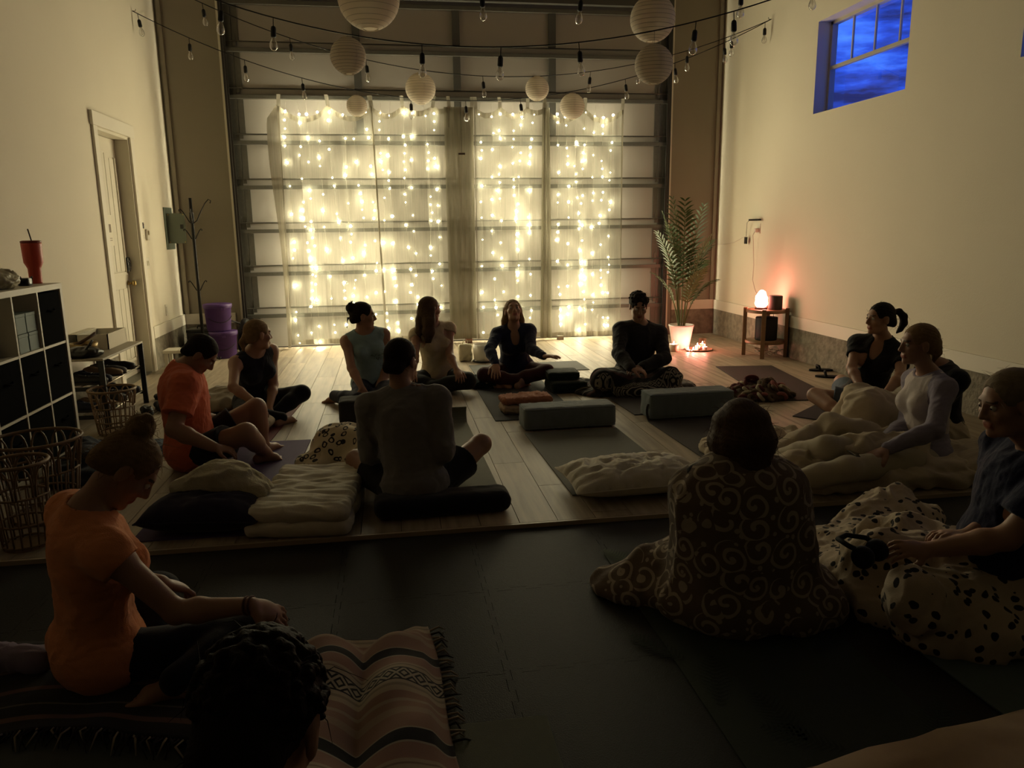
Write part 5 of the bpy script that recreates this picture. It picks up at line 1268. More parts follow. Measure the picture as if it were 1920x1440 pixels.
def candles():
    wax = mat('ivory_wax', (.85, .62, .50), .4); 
    b = wax.node_tree.nodes['Principled BSDF']; b.inputs['Subsurface Weight'].default_value = .35; b.inputs['Subsurface Radius'].default_value = (.05, .02, .01)
    fl = emit('flame', (1.0, .30, .22), FLAME_STRENGTH); wick = mat('wick', (.02, .015, .01), .9)
    tr = thing('candle_tray', 'round woven tray under the candles beside the palm', 'tray', (3.66, 8.72, 0))
    MB().lathe([(0, .0), (.165, .0), (.17, .012), (.16, .012), (.155, .006), (0, .006)], 30).build('disc', mat('woven_tray', (.36, .26, .17), .7), tr, True)
    MB().tube([(.165*math.cos(a), .165*math.sin(a), .012) for a in np.linspace(0, 6.283, 31)[:-1]], .006, 6, closed=True).build('rim', mat('woven_tray', (.36, .26, .17), .7), tr, True)
    def candle(label, loc, r, h, glass=False, flame=.024):
        t = thing('candle', label, 'candle', loc, 0, 'lit candles by the palm')
        MB().lathe([(r, 0), (r, h), (r*.86, h+.004), (r*.7, h-.006), (0, h-.008)], 20).build('wax', wax, t, True)
        MB().tube([(0, 0, h-.008), (.001, 0, h+.008)], .0012, 5).build('wick', wick, t)
        f = MB().lathe([(.0005, 0), (.0055, .006), (.0065, .011), (.004, .019), (.0006, .030)], 8, (0, 0, h+.004))
        f.v = [(x*flame/.024, y*flame/.024, z) for x, y, z in f.v]; f.build('flame', fl, t, True)
        if glass:
            gm = MATS.get('jar_glass')
            if gm is None:
                gm = bpy.data.materials.new('jar_glass'); gm.use_nodes = True; nt = gm.node_tree; nt.nodes.clear(); a = nt.nodes.new('ShaderNodeBsdfTransparent'); a.inputs[0].default_value = (1, .85, .78, 1); g2 = nt.nodes.new('ShaderNodeBsdfGlossy'); g2.inputs['Roughness'].default_value = .1; mx = nt.nodes.new('ShaderNodeMixShader'); mx.inputs[0].default_value = .12; o = nt.nodes.new('ShaderNodeOutputMaterial')
                nt.links.new(a.outputs[0], mx.inputs[1]); nt.links.new(g2.outputs[0], mx.inputs[2]); nt.links.new(mx.outputs[0], o.inputs[0]); MATS['jar_glass'] = gm
            MB().lathe([(r*1.12, 0), (r*1.15, h*2.3), (r*1.10, h*2.3), (r*1.07, .004), (0, .003)], 20, close=False).build('glass_jar', gm, t, True)
        return t
    candle('wide ivory pillar candle left of the white pot', (3.335, 8.70, 0), .060, .085)
    candle('low tealight in front of the white pot', (3.49, 8.63, .0), .022, .022); candle('second low tealight in front of the white pot', (3.545, 8.60, .0), .022, .022)
    candle('small ivory candle on the tray nearest the pot', (3.62, 8.66, .012), .030, .05); candle('candle in tall glass jar on the tray', (3.72, 8.75, .012), .040, .055, True)
    candle('flat candle at the right of the tray', (3.70, 8.63, .012), .030, .035)
candles()
def lamp_table():
    wood = mat('stool_wood', (.30, .17, .085), .5, var=.35, vscale=14)
    cx, cy = 4.215, 8.14
    t = thing('round_side_table', 'two-tier wooden round side table against the right wall', 'table', (cx, cy, 0))
    R = .215
    for z, nm in ((.505, 'top'), (.155, 'lower_shelf')):
        MB().lathe([(0, 0), (R, 0), (R+.003, .006), (R+.003, .030), (R, .034), (0, .034)], 32, (0, 0, z)).build(nm, wood, t, True)
    for k in range(4):
        a = math.pi/4*1.28+k*math.pi/2; x, y = (R+.014)*math.cos(a), (R+.014)*math.sin(a)
        b = MB().cbox((0, 0, .278), (.040, .045, .556)); b.xf(Matrix.Translation((x, y, 0)) @ Matrix.Rotation(a, 4, 'Z')); b.build('leg', wood, t, bevel=.004)
    # salt lamp
    s = thing('salt_lamp', 'glowing pink himalayan salt lamp on the side table', 'lamp', (cx-.055, cy+.02, .539))
    m = bpy.data.materials.new('glowing_salt'); m.use_nodes = True; nt = m.node_tree; nt.nodes.clear(); N = nt.nodes.new
    tc = N('ShaderNodeTexCoord'); ns = N('ShaderNodeTexNoise'); ns.inputs['Scale'].default_value = 16; cr = N('ShaderNodeValToRGB'); cr.color_ramp.elements[0].position = .3; cr.color_ramp.elements[0].color = (1, .21, .14, 1); cr.color_ramp.elements[1].position = .65; cr.color_ramp.elements[1].color = (1, .34, .25, 1)
    e = N('ShaderNodeEmission'); e.inputs['Strength'].default_value = SALT_STRENGTH; o = N('ShaderNodeOutputMaterial')
    nt.links.new(tc.outputs['Object'], ns.inputs['Vector']); nt.links.new(ns.outputs['Fac'], cr.inputs['Fac']); nt.links.new(cr.outputs[0], e.inputs['Color']); nt.links.new(e.outputs[0], o.inputs[0])
    q = SDF().ell((0, 0, .085), (.072, .066, .075), k=.03).ell((.0, .0, .15), (.050, .048, .065), k=.04); q.cut((0, 0, .022), (0, 0, -1))
    P, F = q.mesh(.008); P = relax(P, F); N_ = vnormals(P, F); P = P+N_*(.007*fnoise(P, 22, 3))[:, None]; qmesh('salt_crystal', P, F, [m], None, s)
    MB().lathe([(0, 0), (.066, 0), (.070, .008), (.066, .022), (0, .022)], 20).build('base', mat('lamp_base_wood', (.06, .025, .012), .6), s, True)
    sp = thing('round_speaker', 'grey fabric cylinder speaker beside the salt lamp', 'speaker', (cx+.075, cy-.06, .539))
    MB().lathe([(0, 0), (.072, 0), (.076, .006), (.076, .150), (.070, .157), (0, .155)], 28).build('fabric_body', mat('speaker_fabric', (.085, .065, .06), .85, bump=.4, bscale=400), sp, True)
    MB().lathe([(0, .157), (.066, .157), (.064, .160), (0, .160)], 24).build('top_disc', mat('speaker_top', (.05, .04, .04), .4), sp)
    d = thing('black_drum', 'black cylindrical hamper on the lower table tier', 'drum', (cx+.01, cy-.0, .189))
    MB().lathe([(0, 0), (.118, 0), (.122, .008), (.122, .255), (.116, .262), (0, .262)], 28).build('body', mat('drum_black', (.012, .010, .010), .7), d, True)
    MB().tube([(-.05, -.06, .262), (-.05, -.055, .30), (.05, -.055, .30), (.05, -.06, .262)], .004, 6).build('handle', mat('drum_black', (.012, .010, .010), .7), d)
    c = thing('cable_coil', 'tangle of pale cables under the side table', 'cables', (cx+.02, cy-.02, .004)); rnd = random.Random(4); cm = mat('cord_pale', (.62, .50, .42), .5)
    for k in range(5):
        ph = rnd.uniform(0, 6); r0 = rnd.uniform(.09, .16); px, py = rnd.uniform(-.04, .04), rnd.uniform(-.04, .04)
        MB().tube([(px+r0*math.cos(a)*(1+.2*math.sin(3*a+ph)), py+r0*.8*math.sin(a), .01+.045*abs(math.sin(1.7*a+ph))+.008*k) for a in np.linspace(ph, ph+6.283, 33)[:-1]], .004, 6, closed=True).build('cable', cm if k % 2 else mat('cord_cream', (.5, .45, .36), .5), c, True)
lamp_table()
# ------------------------------------------------------------------ soft goods
def coords(nt, kind): 
    tc = nt.nodes.new('ShaderNodeTexCoord'); return tc.outputs[kind]
def serape_mat(name, kind, axis, per, cols, diamond=True, uscale=26.0, uaxis='X', rough=.95, warp=0.0):
    """woven stripes across one axis; cols = [(position 0..1, rgb)], a band of woven diamonds sits at .30-.44"""
    m = bpy.data.materials.new(name); m.use_nodes = True; nt = m.node_tree; b = nt.nodes['Principled BSDF']; N = nt.nodes.new; L = nt.links.new
    b.inputs['Roughness'].default_value = rough; b.inputs['Specular IOR Level'].default_value = .1; b.inputs['Sheen Weight'].default_value = .15
    sp = N('ShaderNodeSeparateXYZ'); L(coords(nt, kind), sp.inputs[0])
    def math_(op, a, c=None):
        q = N('ShaderNodeMath'); q.operation = op
        for i, v in enumerate((a, c)):
            if v is None: continue
            if isinstance(v, (int, float)): q.inputs[i].default_value = v
            else: L(v, q.inputs[i])
        return q.outputs[0]
    s = sp.outputs[axis]
    if warp:
        ns = N('ShaderNodeTexNoise'); ns.inputs['Scale'].default_value = 3; L(coords(nt, kind), ns.inputs['Vector']); s = math_('ADD', s, math_('MULTIPLY', ns.outputs['Fac'], warp))
    f = math_('FRACT', math_('MULTIPLY', s, per))
    cr = N('ShaderNodeValToRGB'); cr.color_ramp.interpolation = 'CONSTANT'; el = cr.color_ramp.elements
    el[0].position = 0; el[0].color = (*cols[0][1], 1); el[1].position = cols[1][0]; el[1].color = (*cols[1][1], 1)
    for p, c in cols[2:]: e = el.new(p); e.color = (*c, 1)
    L(f, cr.inputs['Fac']); out = cr.outputs[0]
    if diamond:
        g = math_('ABSOLUTE', math_('SUBTRACT', math_('DIVIDE', math_('SUBTRACT', f, .30), .14), .5))
        uu = math_('ABSOLUTE', math_('SUBTRACT', math_('FRACT', math_('MULTIPLY', sp.outputs[uaxis], uscale)), .5))
        pat = math_('GREATER_THAN', math_('FRACT', math_('MULTIPLY', math_('ADD', g, uu), 2.6)), .55)
        inb = math_('MULTIPLY', math_('GREATER_THAN', f, .30), math_('LESS_THAN', f, .44))
        mx = N('ShaderNodeMix'); mx.data_type = 'RGBA'; L(math_('MULTIPLY', pat, inb), mx.inputs['Factor']); L(out, mx.inputs['A']); mx.inputs['B'].default_value = (.012, .012, .016, 1); out = mx.outputs['Result']
    L(out, b.inputs['Base Color'])
    n2 = N('ShaderNodeTexNoise'); n2.inputs['Scale'].default_value = 350; L(coords(nt, 'Object'), n2.inputs['Vector']); bp = N('ShaderNodeBump'); bp.inputs['Strength'].default_value = .3; bp.inputs['Distance'].default_value = .004; L(n2.outputs['Fac'], bp.inputs['Height']); L(bp.outputs[0], b.inputs['Normal'])
    return m
def cell_mat(name, mode, scale, base, ink, thr, rnd=.9, rough=.95, stretch=(1, 1, 1), p2=0):
    """printed fabric: dots or scrolls set out on voronoi cells"""
    m = bpy.data.materials.new(name); m.use_nodes = True; nt = m.node_tree; b = nt.nodes['Principled BSDF']; N = nt.nodes.new; L = nt.links.new
    b.inputs['Roughness'].default_value = rough; b.inputs['Specular IOR Level'].default_value = .1; b.inputs['Sheen Weight'].default_value = .15
    mp = N('ShaderNodeMapping'); mp.inputs['Scale'].default_value = stretch; L(coords(nt, 'Object'), mp.inputs['Vector'])
    ns = N('ShaderNodeTexNoise'); ns.inputs['Scale'].default_value = scale*.5; L(mp.outputs[0], ns.inputs['Vector'])
    va = N('ShaderNodeVectorMath'); va.operation = 'MULTIPLY_ADD'; va.inputs[1].default_value = (.05, .05, .05); L(ns.outputs['Color'], va.inputs[0]); L(mp.outputs[0], va.inputs[2])
    v = N('ShaderNodeTexVoronoi'); v.inputs['Scale'].default_value = scale; v.inputs['Randomness'].default_value = rnd; L(va.outputs[0], v.inputs['Vector'])
    def math_(op, a, c):
        q = N('ShaderNodeMath'); q.operation = op
        for i, k in enumerate((a, c)):
            if isinstance(k, (int, float)): q.inputs[i].default_value = k
            else: L(k, q.inputs[i])
        return q.outputs[0]
    d = v.outputs['Distance']
    if mode == 'dots': fac = math_('LESS_THAN', d, thr)
    elif mode == 'rings': fac = math_('LESS_THAN', math_('ABSOLUTE', math_('SUBTRACT', d, thr), 0), p2)
    else:   # scrolls: rings broken by a floral lobe pattern
        # spiral tendrils wound around each cell centre, with small flower heads between them
        n3 = N('ShaderNodeTexVoronoi'); n3.inputs['Scale'].default_value = scale*2.4; L(va.outputs[0], n3.inputs['Vector'])
        sb_ = N('ShaderNodeVectorMath'); sb_.operation = 'SUBTRACT'; sc_ = N('ShaderNodeVectorMath'); sc_.operation = 'SCALE'; sc_.inputs['Scale'].default_value = 1.0
        L(va.outputs[0], sb_.inputs[0]); L(v.outputs['Position'], sb_.inputs[1]); sx_ = N('ShaderNodeSeparateXYZ'); L(sb_.outputs[0], sx_.inputs[0])
        an = math_('DIVIDE', math_('ARCTAN2', sx_.outputs['Z'], sx_.outputs['X']), 6.2832)
        spir = math_('FRACT', math_('ADD', math_('MULTIPLY', d, 2.9), an), 0)
        line = math_('MULTIPLY', math_('LESS_THAN', spir, .34), math_('LESS_THAN', d, .62))
        lobes = math_('MULTIPLY', math_('LESS_THAN', n3.outputs['Distance'], .24), math_('GREATER_THAN', d, .50))
        fac = math_('MAXIMUM', math_('MAXIMUM', line, math_('LESS_THAN', d, .10)), lobes)
    mx = N('ShaderNodeMix'); mx.data_type = 'RGBA'; mx.inputs['A'].default_value = (*base, 1); mx.inputs['B'].default_value = (*ink, 1); L(fac, mx.inputs['Factor']); L(mx.outputs['Result'], b.inputs['Base Color'])
    n2 = N('ShaderNodeTexNoise'); n2.inputs['Scale'].default_value = 260; L(coords(nt, 'Object'), n2.inputs['Vector']); bp = N('ShaderNodeBump'); bp.inputs['Strength'].default_value = .35; bp.inputs['Distance'].default_value = .005; L(n2.outputs['Fac'], bp.inputs['Height']); L(bp.outputs[0], b.inputs['Normal'])
    return m

# ---- yoga mats
def yoga_mat(label, cx, cy, w, l, rz, rgb, z=0.0, far=0, near=0, th=.006, rough=.75):
    """mat with its long side on local Y; far / near = radius of a curled-up end (0 = flat)"""
    t = thing('yoga_mat', label, 'yoga mat', (cx, cy, z), math.radians(rz), 'yoga mats on the floor')
    m = mat('mat_%02d%02d%02d' % tuple(int(c*99) for c in rgb), rgb, rough, var=.15, vscale=30, bump=.3, bscale=300, spec=.3)
    prof = []
    def curl(r, sg, y0):
        return [(y0+sg*r*math.sin(a), r-r*math.cos(a)) for a in np.linspace(0, 2.5, 10)]
    pts = [(-l/2, 0), (l/2, 0)]
    if near: pts = list(reversed(curl(near, -1, -l/2)))+[(l/2, 0)]
    if far: pts = pts[:-1]+curl(far, 1, l/2)
    pts = [V3(0, a, b) for a, b in pts]
    low = []; up = []
    for i, p in enumerate(pts):
        tg = nrm(pts[min(i+1, len(pts)-1)]-pts[max(i-1, 0)]); n = V3(0, -tg[2], tg[1]); low.append(p+V3(0, 0, .001)); up.append(p+n*th+V3(0, 0, .001))
    ring = low+up[::-1]; n = len(ring); vs = []; c = .03
    xs = [-w/2, -w/2+.004, w/2-.004, w/2]
    for x in (-w/2, w/2): vs += [(x, q[1], q[2]) for q in ring]
    fs = [(i, (i+1) % n, n+(i+1) % n, n+i) for i in range(n)]
    k = len(pts)
    for i in range(k-1):
        fs.append((i, i+1, n-2-i, n-1-i)[::-1]); fs.append((n+i, n+i+1, n+n-2-i, n+n-1-i))
    MB().add(vs, fs).build('sheet', m, t, False)
    return t
def mats():
    yoga_mat('purple yoga mat under the man in the coral t-shirt', -.965, 4.60, .64, 1.75, -1.5, (.11, .07, .17))
    yoga_mat('maroon yoga mat under the woman in the dark tank top', -1.16, 6.30, .62, 1.60, -4, (.16, .035, .035))
    yoga_mat('olive-grey yoga mat under the man in the grey shirt', .20, 4.85, .70, 1.72, 1, (.20, .20, .15), near=0, far=.07)
    yoga_mat('charcoal yoga mat under the centre woman', 1.09, 6.60, .68, 1.72, 0.5, (.055, .055, .055))
    yoga_mat('grey yoga mat lying crosswise behind the centre woman', 1.42, 7.99, .55, 1.22, 91, (.15, .155, .145))
    yoga_mat('grey yoga mat under the pillow at the platform edge', 1.285, 4.66, .70, 1.36, 1.5, (.15, .15, .125))
    yoga_mat('dark yoga mat with its far end curled up under the right bolster', 2.28, 4.92, .70, 1.10, 2, (.075, .065, .06), far=.075)
    yoga_mat('black yoga mat near the right wall by the side table', 3.57, 6.73, .60, 1.66, -8, (.035, .025, .022))
    yoga_mat('fern-printed green yoga mat under the blanket-wrapped person', 1.255, 2.36, .66, 1.72, 0, (.030, .040, .028), ZF)
    yoga_mat('pale teal yoga mat under the dotted blanket', 2.10, 2.50, .62, 1.60, 2, (.11, .15, .15), ZF)
    yoga_mat('ribbed pale yoga mat at the bottom centre', .10, 1.24, .64, 1.70, 0, (.13, .14, .105), ZF)
    yoga_mat('grey-green yoga mat under the woman in orange', -.96, 1.98, .66, 1.36, -3, (.075, .085, .075), ZF)
    yoga_mat('dark navy yoga mat beneath the cream blankets', 3.05, 4.06, .66, 1.70, 88, (.02, .022, .035))
    yoga_mat('black yoga mat under the woman in the black t-shirt', 3.62, 5.22, .60, 1.00, 40, (.02, .022, .03))
    yoga_mat('dark mat in front of the man in the dark sweater', 2.16, 6.22, .62, 1.00, 3, (.05, .045, .045))
    # printed fern sprays on the green mat
    t = [o for o in bpy.data.objects if o.get('label', '').startswith('fern-printed')][0]; ink = mat('fern_ink', (.012, .022, .012), .8); lite = mat('fern_ink_light', (.06, .085, .045), .8)
    for (x, y, a, ln, mm) in ((-.28, -.32, .3, .30, ink), (-.10, -.52, -.2, .26, ink), (-.02, -.58, -.9, .24, ink), (.26, -.60, .7, .24, ink), (-.22, .72, -.5, .22, lite), (.05, .74, .6, .20, lite), (-.30, -.05, -.6, .24, ink), (.18, -.1, .8, .26, ink)):
        f = MB(); n = 14; c, s = math.sin(a), math.cos(a)
        for k in range(n):
            u = k/n; px, py = x+c*ln*u, y+s*ln*u; L = .075*math.sin(math.pi*(.12+.85*u))
            for sg in (-1, 1):
                aa = a+sg*1.0; dx, dy = math.sin(aa)*L, math.cos(aa)*L; wx, wy = math.cos(aa)*.006, -math.sin(aa)*.006
                f.add([(px-wx, py-wy, .0078), (px+wx, py+wy, .0078), (px+dx, py+dy, .0078)], [(0, 2, 1)])
        f.build('fern_print', mm, t)
mats()

# ---- bolsters and cushions
def bolster(label, c, dims, rz, m, name='bolster', rd=.03, wr=((.004, 9, 3, True),), piping=True):
    t = thing(name, label, 'bolster', c, math.radians(rz), 'bolsters on the mats')
    q = SDF().box((0, 0, dims[2]/2), (dims[0]/2, dims[1]/2, dims[2]/2), rd=rd); sdf_obj('cover', q, .010, m, t, list(wr))
    if piping:
        for z in (.012, dims[2]-.012):
            a, b = dims[0]/2-.006, dims[1]/2-.006; r = .02; pts = []
            for sx, sy, a0 in ((1, 1, 0), (-1, 1, 90), (-1, -1, 180), (1, -1, 270)):
                for k in range(4): an = math.radians(a0+k*30); pts.append((sx*(a-r)+r*math.cos(an), sy*(b-r)+r*math.sin(an), z))
            MB().tube(pts, .005, 5, closed=True).build('piping', m, t, True)
    return t
def bolsters():
    gb = CLOTH('bolster_grey_blue', (.20, .225, .23)); dk = CLOTH('bolster_charcoal', (.05, .048, .045)); gr = CLOTH('zafu_dark_green', (.016, .030, .024))
    bolster('grey-blue rectangular bolster lying across the mat at centre', (1.275, 5.50, .007), (.71, .24, .165), 1.5, gb)
    bolster('grey-blue bolster resting on the curled mat right of centre', (2.27, 5.60, .015), (.70, .24, .20), 2, CLOTH('bolster_slate', (.16, .19, .20)))
    bolster('charcoal bolster half hidden behind the man in the grey shirt', (-.09, 5.90, 0), (.70, .24, .205), 0, dk)
    bolster('dark green meditation cushion beside the centre woman', (1.56, 6.78, .0), (.34, .32, .10), 4, gr, 'floor_cushion', .04)
    bolster('second dark green cushion stacked beside the centre woman', (1.54, 6.86, .101), (.30, .28, .075), -3, gr, 'floor_cushion', .035)
    bolster('black rolled bolster behind the man in the grey shirt', (.22, 3.86, 0), (.72, .20, .115), 1.5, CLOTH('roll_black', (.012, .012, .016)), 'rolled_bolster', .055, piping=False)
    bolster('small rust and cream crocheted cushion', (1.06, 6.02, .007), (.44, .24, .07), 3, CLOTH('crochet_cream', (.50, .36, .24)), 'crochet_cushion', .03, ((.010, 60, 5, False),), False)
    bolster('rust crocheted cushion on top of the cream one', (1.05, 6.03, .080), (.42, .23, .06), 3, CLOTH('crochet_rust', (.42, .17, .09)), 'crochet_cushion', .03, ((.012, 60, 7, False),), False)
bolsters()
def pillow(name, label, loc, w, d, h, rz, m, seed, tilt=0, wr=.012, cat='pillow', n=3.2, fr=9):
    t = thing(name, label, cat, loc, math.radians(rz)); nu, nv = 44, 32
    U = np.linspace(-1, 1, nu); Vv = np.linspace(-1, 1, nv); uu, vv = np.meshgrid(U, Vv)
    e = (np.clip(1-np.abs(uu)**n, 0, 1)**.55)*(np.clip(1-np.abs(vv)**n, 0, 1)**.55)
    px = w/2*uu*(1-.07*(1-np.abs(uu))*0-.05*(1-vv**2)*np.abs(uu)**2); py = d/2*vv*(1-.07*(1-uu**2)*np.abs(vv)**2)
    T = np.stack([px, py, h*.5+h*.62*e], -1).reshape(-1, 3); Bm = np.stack([px, py, h*.5-h*.5*e], -1).reshape(-1, 3)
    i = np.arange(nu*nv).reshape(nv, nu); q = np.stack([i[:-1, :-1], i[:-1, 1:], i[1:, 1:], i[1:, :-1]], -1).reshape(-1, 4)
    P = np.concatenate([T, Bm]); F = np.concatenate([q, (q+nu*nv)[:, ::-1]])
    ed = np.concatenate([e.ravel(), e.ravel()]); Nn = vnormals(P, F)
    P = P+Nn*(wr*(folds(P*np.array([1, 1.6, 1]), fr, seed)-.6)*(.35+ed)*np.concatenate([np.ones(nu*nv), np.zeros(nu*nv)]))[:, None]
    P[:, 2] = np.maximum(P[:, 2], .001)
    o = qmesh('pillowcase', P, F, [m], None, t)
    bm = bmesh.new(); bm.from_mesh(o.data); bmesh.ops.remove_doubles(bm, verts=bm.verts, dist=.0008); bm.to_mesh(o.data); bm.free()
    rim = [(w/2*a*(1-.05*(1-b*b)*a*a), d/2*b*(1-.07*(1-a*a)*b*b), h*.5) for a, b in [(x, -1) for x in U]+[(1, y) for y in Vv]+[(x, 1) for x in U[::-1]]+[(-1, y) for y in Vv[::-1]]]
    MB().tube(rim[::3], .004, 4, closed=True).build('seam', m, t, True)
    return t
def pile(name, label, cat, loc, prims, h, m, wr, floor=0.0, parts=None, k=.05, group=None, keep=None):
    """bunched cloth: a soft union of lumps, creased; coordinates of prims are world"""
    t = thing(name, label, cat, loc, 0, group); q = SDF(); L = V3(loc)
    for p in prims:
        if p[0] == 'e': q.ell(V3(p[1])-L, p[2], k=p[3] if len(p) > 3 else k)
        elif p[0] == 'c': q.cone(V3(p[1])-L, V3(p[2])-L, p[3], p[4], k=p[5] if len(p) > 5 else k)
        elif p[0] == 's': q.ell(V3(p[1])-L, p[2], k=.02, op='s')
    q.cut((0, 0, floor-L[2]+.002), (0, 0, -1))
    P, F = q.mesh(h); P = relax(P, F, 1)
    for (a, fq, sd, rg, sx) in wr:
        N = vnormals(P, F); Q = P*np.array(sx); P = P+N*(a*((folds(Q, fq, sd)-.6) if rg else fnoise(Q, fq, sd)))[:, None]
    P[:, 2] = np.maximum(P[:, 2], floor-L[2]+.002)
    qmesh('fabric', P, F, [m], None, t); return t
def bedding():
    wh = CLOTH('pillow_white', (.74, .68, .55)); cr = CLOTH('cream_fleece', (.66, .55, .40), b=.5); sh = CLOTH('sherpa', (.80, .72, .52), b=.9)
    pillow('pillow', 'crumpled white pillow on the grey mat at the platform edge', (1.32, 4.02, .008), .80, .48, .150, 2, wh, 3, wr=.022)
    pillow('pillow', 'dark plum pillow beneath the sherpa throw', (-.97, 3.87, .008), .60, .36, .165, -8, CLOTH('plum_case', (.022, .018, .040)), 4)
    pillow('pillow', 'cream pillow behind the woman in lilac', (3.42, 3.93, .008), .66, .42, .15, 8, cr, 5)
    pillow('pillow', 'pale peach pillow in the bottom right corner', (1.44, 1.50, ZF+.01), .84, .42, .13, 9, CLOTH('peach_case', (.55, .40, .27)), 6, wr=.010, fr=4)
    # folded white duvet
    t = thing('folded_duvet', 'folded white duvet beside the plum pillow', 'duvet', (-.47, 4.03, .002), math.radians(-6))
    for k, (z, hh, s) in enumerate(((0, .075, 1.0), (.062, .085, .97))):
        q = SDF().box((0, 0, z+hh/2), (.255*s, .40*s, hh/2), rd=hh*.48); P, F = q.mesh(.011); P = relax(P, F)
        N = vnormals(P, F); P = P+N*(.020*(folds(P*np.array([.6, 2.2, 1]), 6, 11+k)-.6))[:, None]; P[:, 2] = np.maximum(P[:, 2], .002); qmesh('fold', P, F, [wh], None, t)
    pile('sherpa_throw', 'cream sherpa throw bunched on the plum pillow', 'blanket', (-.95, 3.95, .14),
         [('c', (-1.12, 3.95, .19), (-.95, 4.0, .22), .045, .075), ('e', (-.90, 3.98, .22), (.15, .12, .085)), ('c', (-.88, 3.98, .21), (-.72, 3.90, .17), .075, .05), ('c', (-.74, 4.0, .17), (-.68, 4.02, .12), .05, .03), ('c', (-.98, 3.93, .24), (-.93, 3.90, .27), .05, .035)], .008, sh, [(.020, 9, 5, True, (1, 1, 1)), (.004, 60, 6, False, (1, 1, 1))], .12)
    pile('patterned_blanket', 'cream blanket with black loop pattern left of the man in grey', 'blanket', (-.38, 4.85, 0),
         [('e', (-.36, 4.85, .10), (.20, .24, .16)), ('e', (-.50, 4.70, .05), (.14, .20, .08)), ('e', (-.20, 4.65, .08), (.16, .22, .14)), ('c', (-.32, 4.75, .2), (-.18, 4.60, .19), .07, .06)], .010,
         cell_mat('black_loops_on_cream', 'rings', 19, (.62, .52, .35), (.02, .016, .014), .30, p2=.085, stretch=(1, .8, 1)), [(.03, 6, 8, True, (1, 1, 1))])
    # cream blankets around the women on the right
    pile('cream_blanket', 'large rumpled cream blanket over the legs of the woman in lilac', 'blanket', (2.7, 4.1, 0),
         [('e', (2.62, 4.20, .02), (.62, .48, .07)), ('e', (2.40, 4.55, .02), (.42, .40, .06)), ('c', (3.05, 3.92, .13), (2.62, 3.88, .17), .12, .11), ('c', (2.62, 3.88, .15), (2.22, 4.0, .07), .10, .09), ('c', (3.05, 4.05, .14), (2.66, 4.22, .23), .10, .09), ('c', (2.66, 4.22, .2), (2.30, 4.20, .08), .09, .08), ('e', (3.12, 3.93, .06), (.28, .26, .15)),
          ('c', (2.1, 3.80, .04), (2.7, 3.72, .05), .05, .06), ('c', (2.05, 4.3, .05), (2.5, 4.62, .07), .05, .06), ('c', (2.2, 4.75, .04), (2.7, 4.80, .05), .045, .05), ('c', (2.7, 3.70, .08), (3.2, 3.72, .06), .08, .07)], .011, cr,
         [(.050, 3.2, 15, True, (1, 1.3, 1)), (.018, 8, 16, True, (1, 1, 1))])
    J = POSE['P14']; lg_ = [('c', V3(J['hip'+z]), V3(J['kn'+z]), .125, .105) for z in 'LR']+[('c', V3(J['kn'+z]), V3(J['an'+z]), .10, .09) for z in 'LR']
    pile('cream_blanket', 'cream blanket over the raised knee behind the woman in lilac', 'blanket', (3.0, 4.5, 0),
         lg_+[('c', (2.99, 4.45, .33), (3.18, 4.48, .20), .085, .13), ('c', (2.99, 4.45, .33), (2.94, 4.42, .05), .085, .12), ('e', (3.05, 4.46, .10), (.22, .18, .16)), ('e', (3.18, 4.40, .07), (.2, .2, .12)), ('c', (3.05, 4.46, .30), (3.48, 4.46, .17), .12, .16)], .010, cr, [(.028, 6, 18, True, (1, 1, .6))])
    # patterned blanket cloak
    pile('patterned_cloak', 'brown scroll-patterned blanket wrapped around the seated person', 'blanket', (1.27, 2.62, ZF),
         [('c', (1.13, 2.60, .47), (1.41, 2.60, .47), .135, .135, .06), ('e', (1.27, 2.60, .44), (.215, .165, .20)), ('e', (1.305, 2.61, .25), (.285, .225, .27)), ('e', (1.34, 2.64, .05), (.37, .28, .16)), ('e', (1.50, 2.56, .02), (.19, .17, .10)),
          ('c', (1.20, 2.80, .10), (1.03, 2.86, .07), .12, .11, .08), ('e', (.97, 2.86, .0), (.20, .15, .075)), ('c', (.93, 2.86, .0), (.845, 2.93, -.01), .05, .02), ('e', (1.45, 2.85, .05), (.28, .22, .15)), ('s', (1.27, 2.645, .66), (.075, .085, .12))], .008,
         cell_mat('scroll_damask', 'scroll', 9.5, (.17, .125, .088), (.46, .385, .29), .40, .75), [(.022, 3.2, 21, True, (1.6, 1.6, .35)), (.005, 12, 22, False, (1, 1, .5))], ZF, k=.09)
    # dotted blanket on the lap of the man at the right edge
    dots = cell_mat('black_dots_on_cream', 'dots', 23, (.56, .46, .34), (.022, .018, .018), .33, .95, stretch=(1, 1, 1))
    J = POSE['P13']; dk_ = [('c', V3(J['hip'+z])+V3(0, 0, .02), V3(J['kn'+z])+V3(0, 0, .01), .125, .105) for z in 'LR']+[('c', V3(J['kn'+z])+V3(0, 0, .01), V3(J['an'+z]), .10, .09) for z in 'LR']
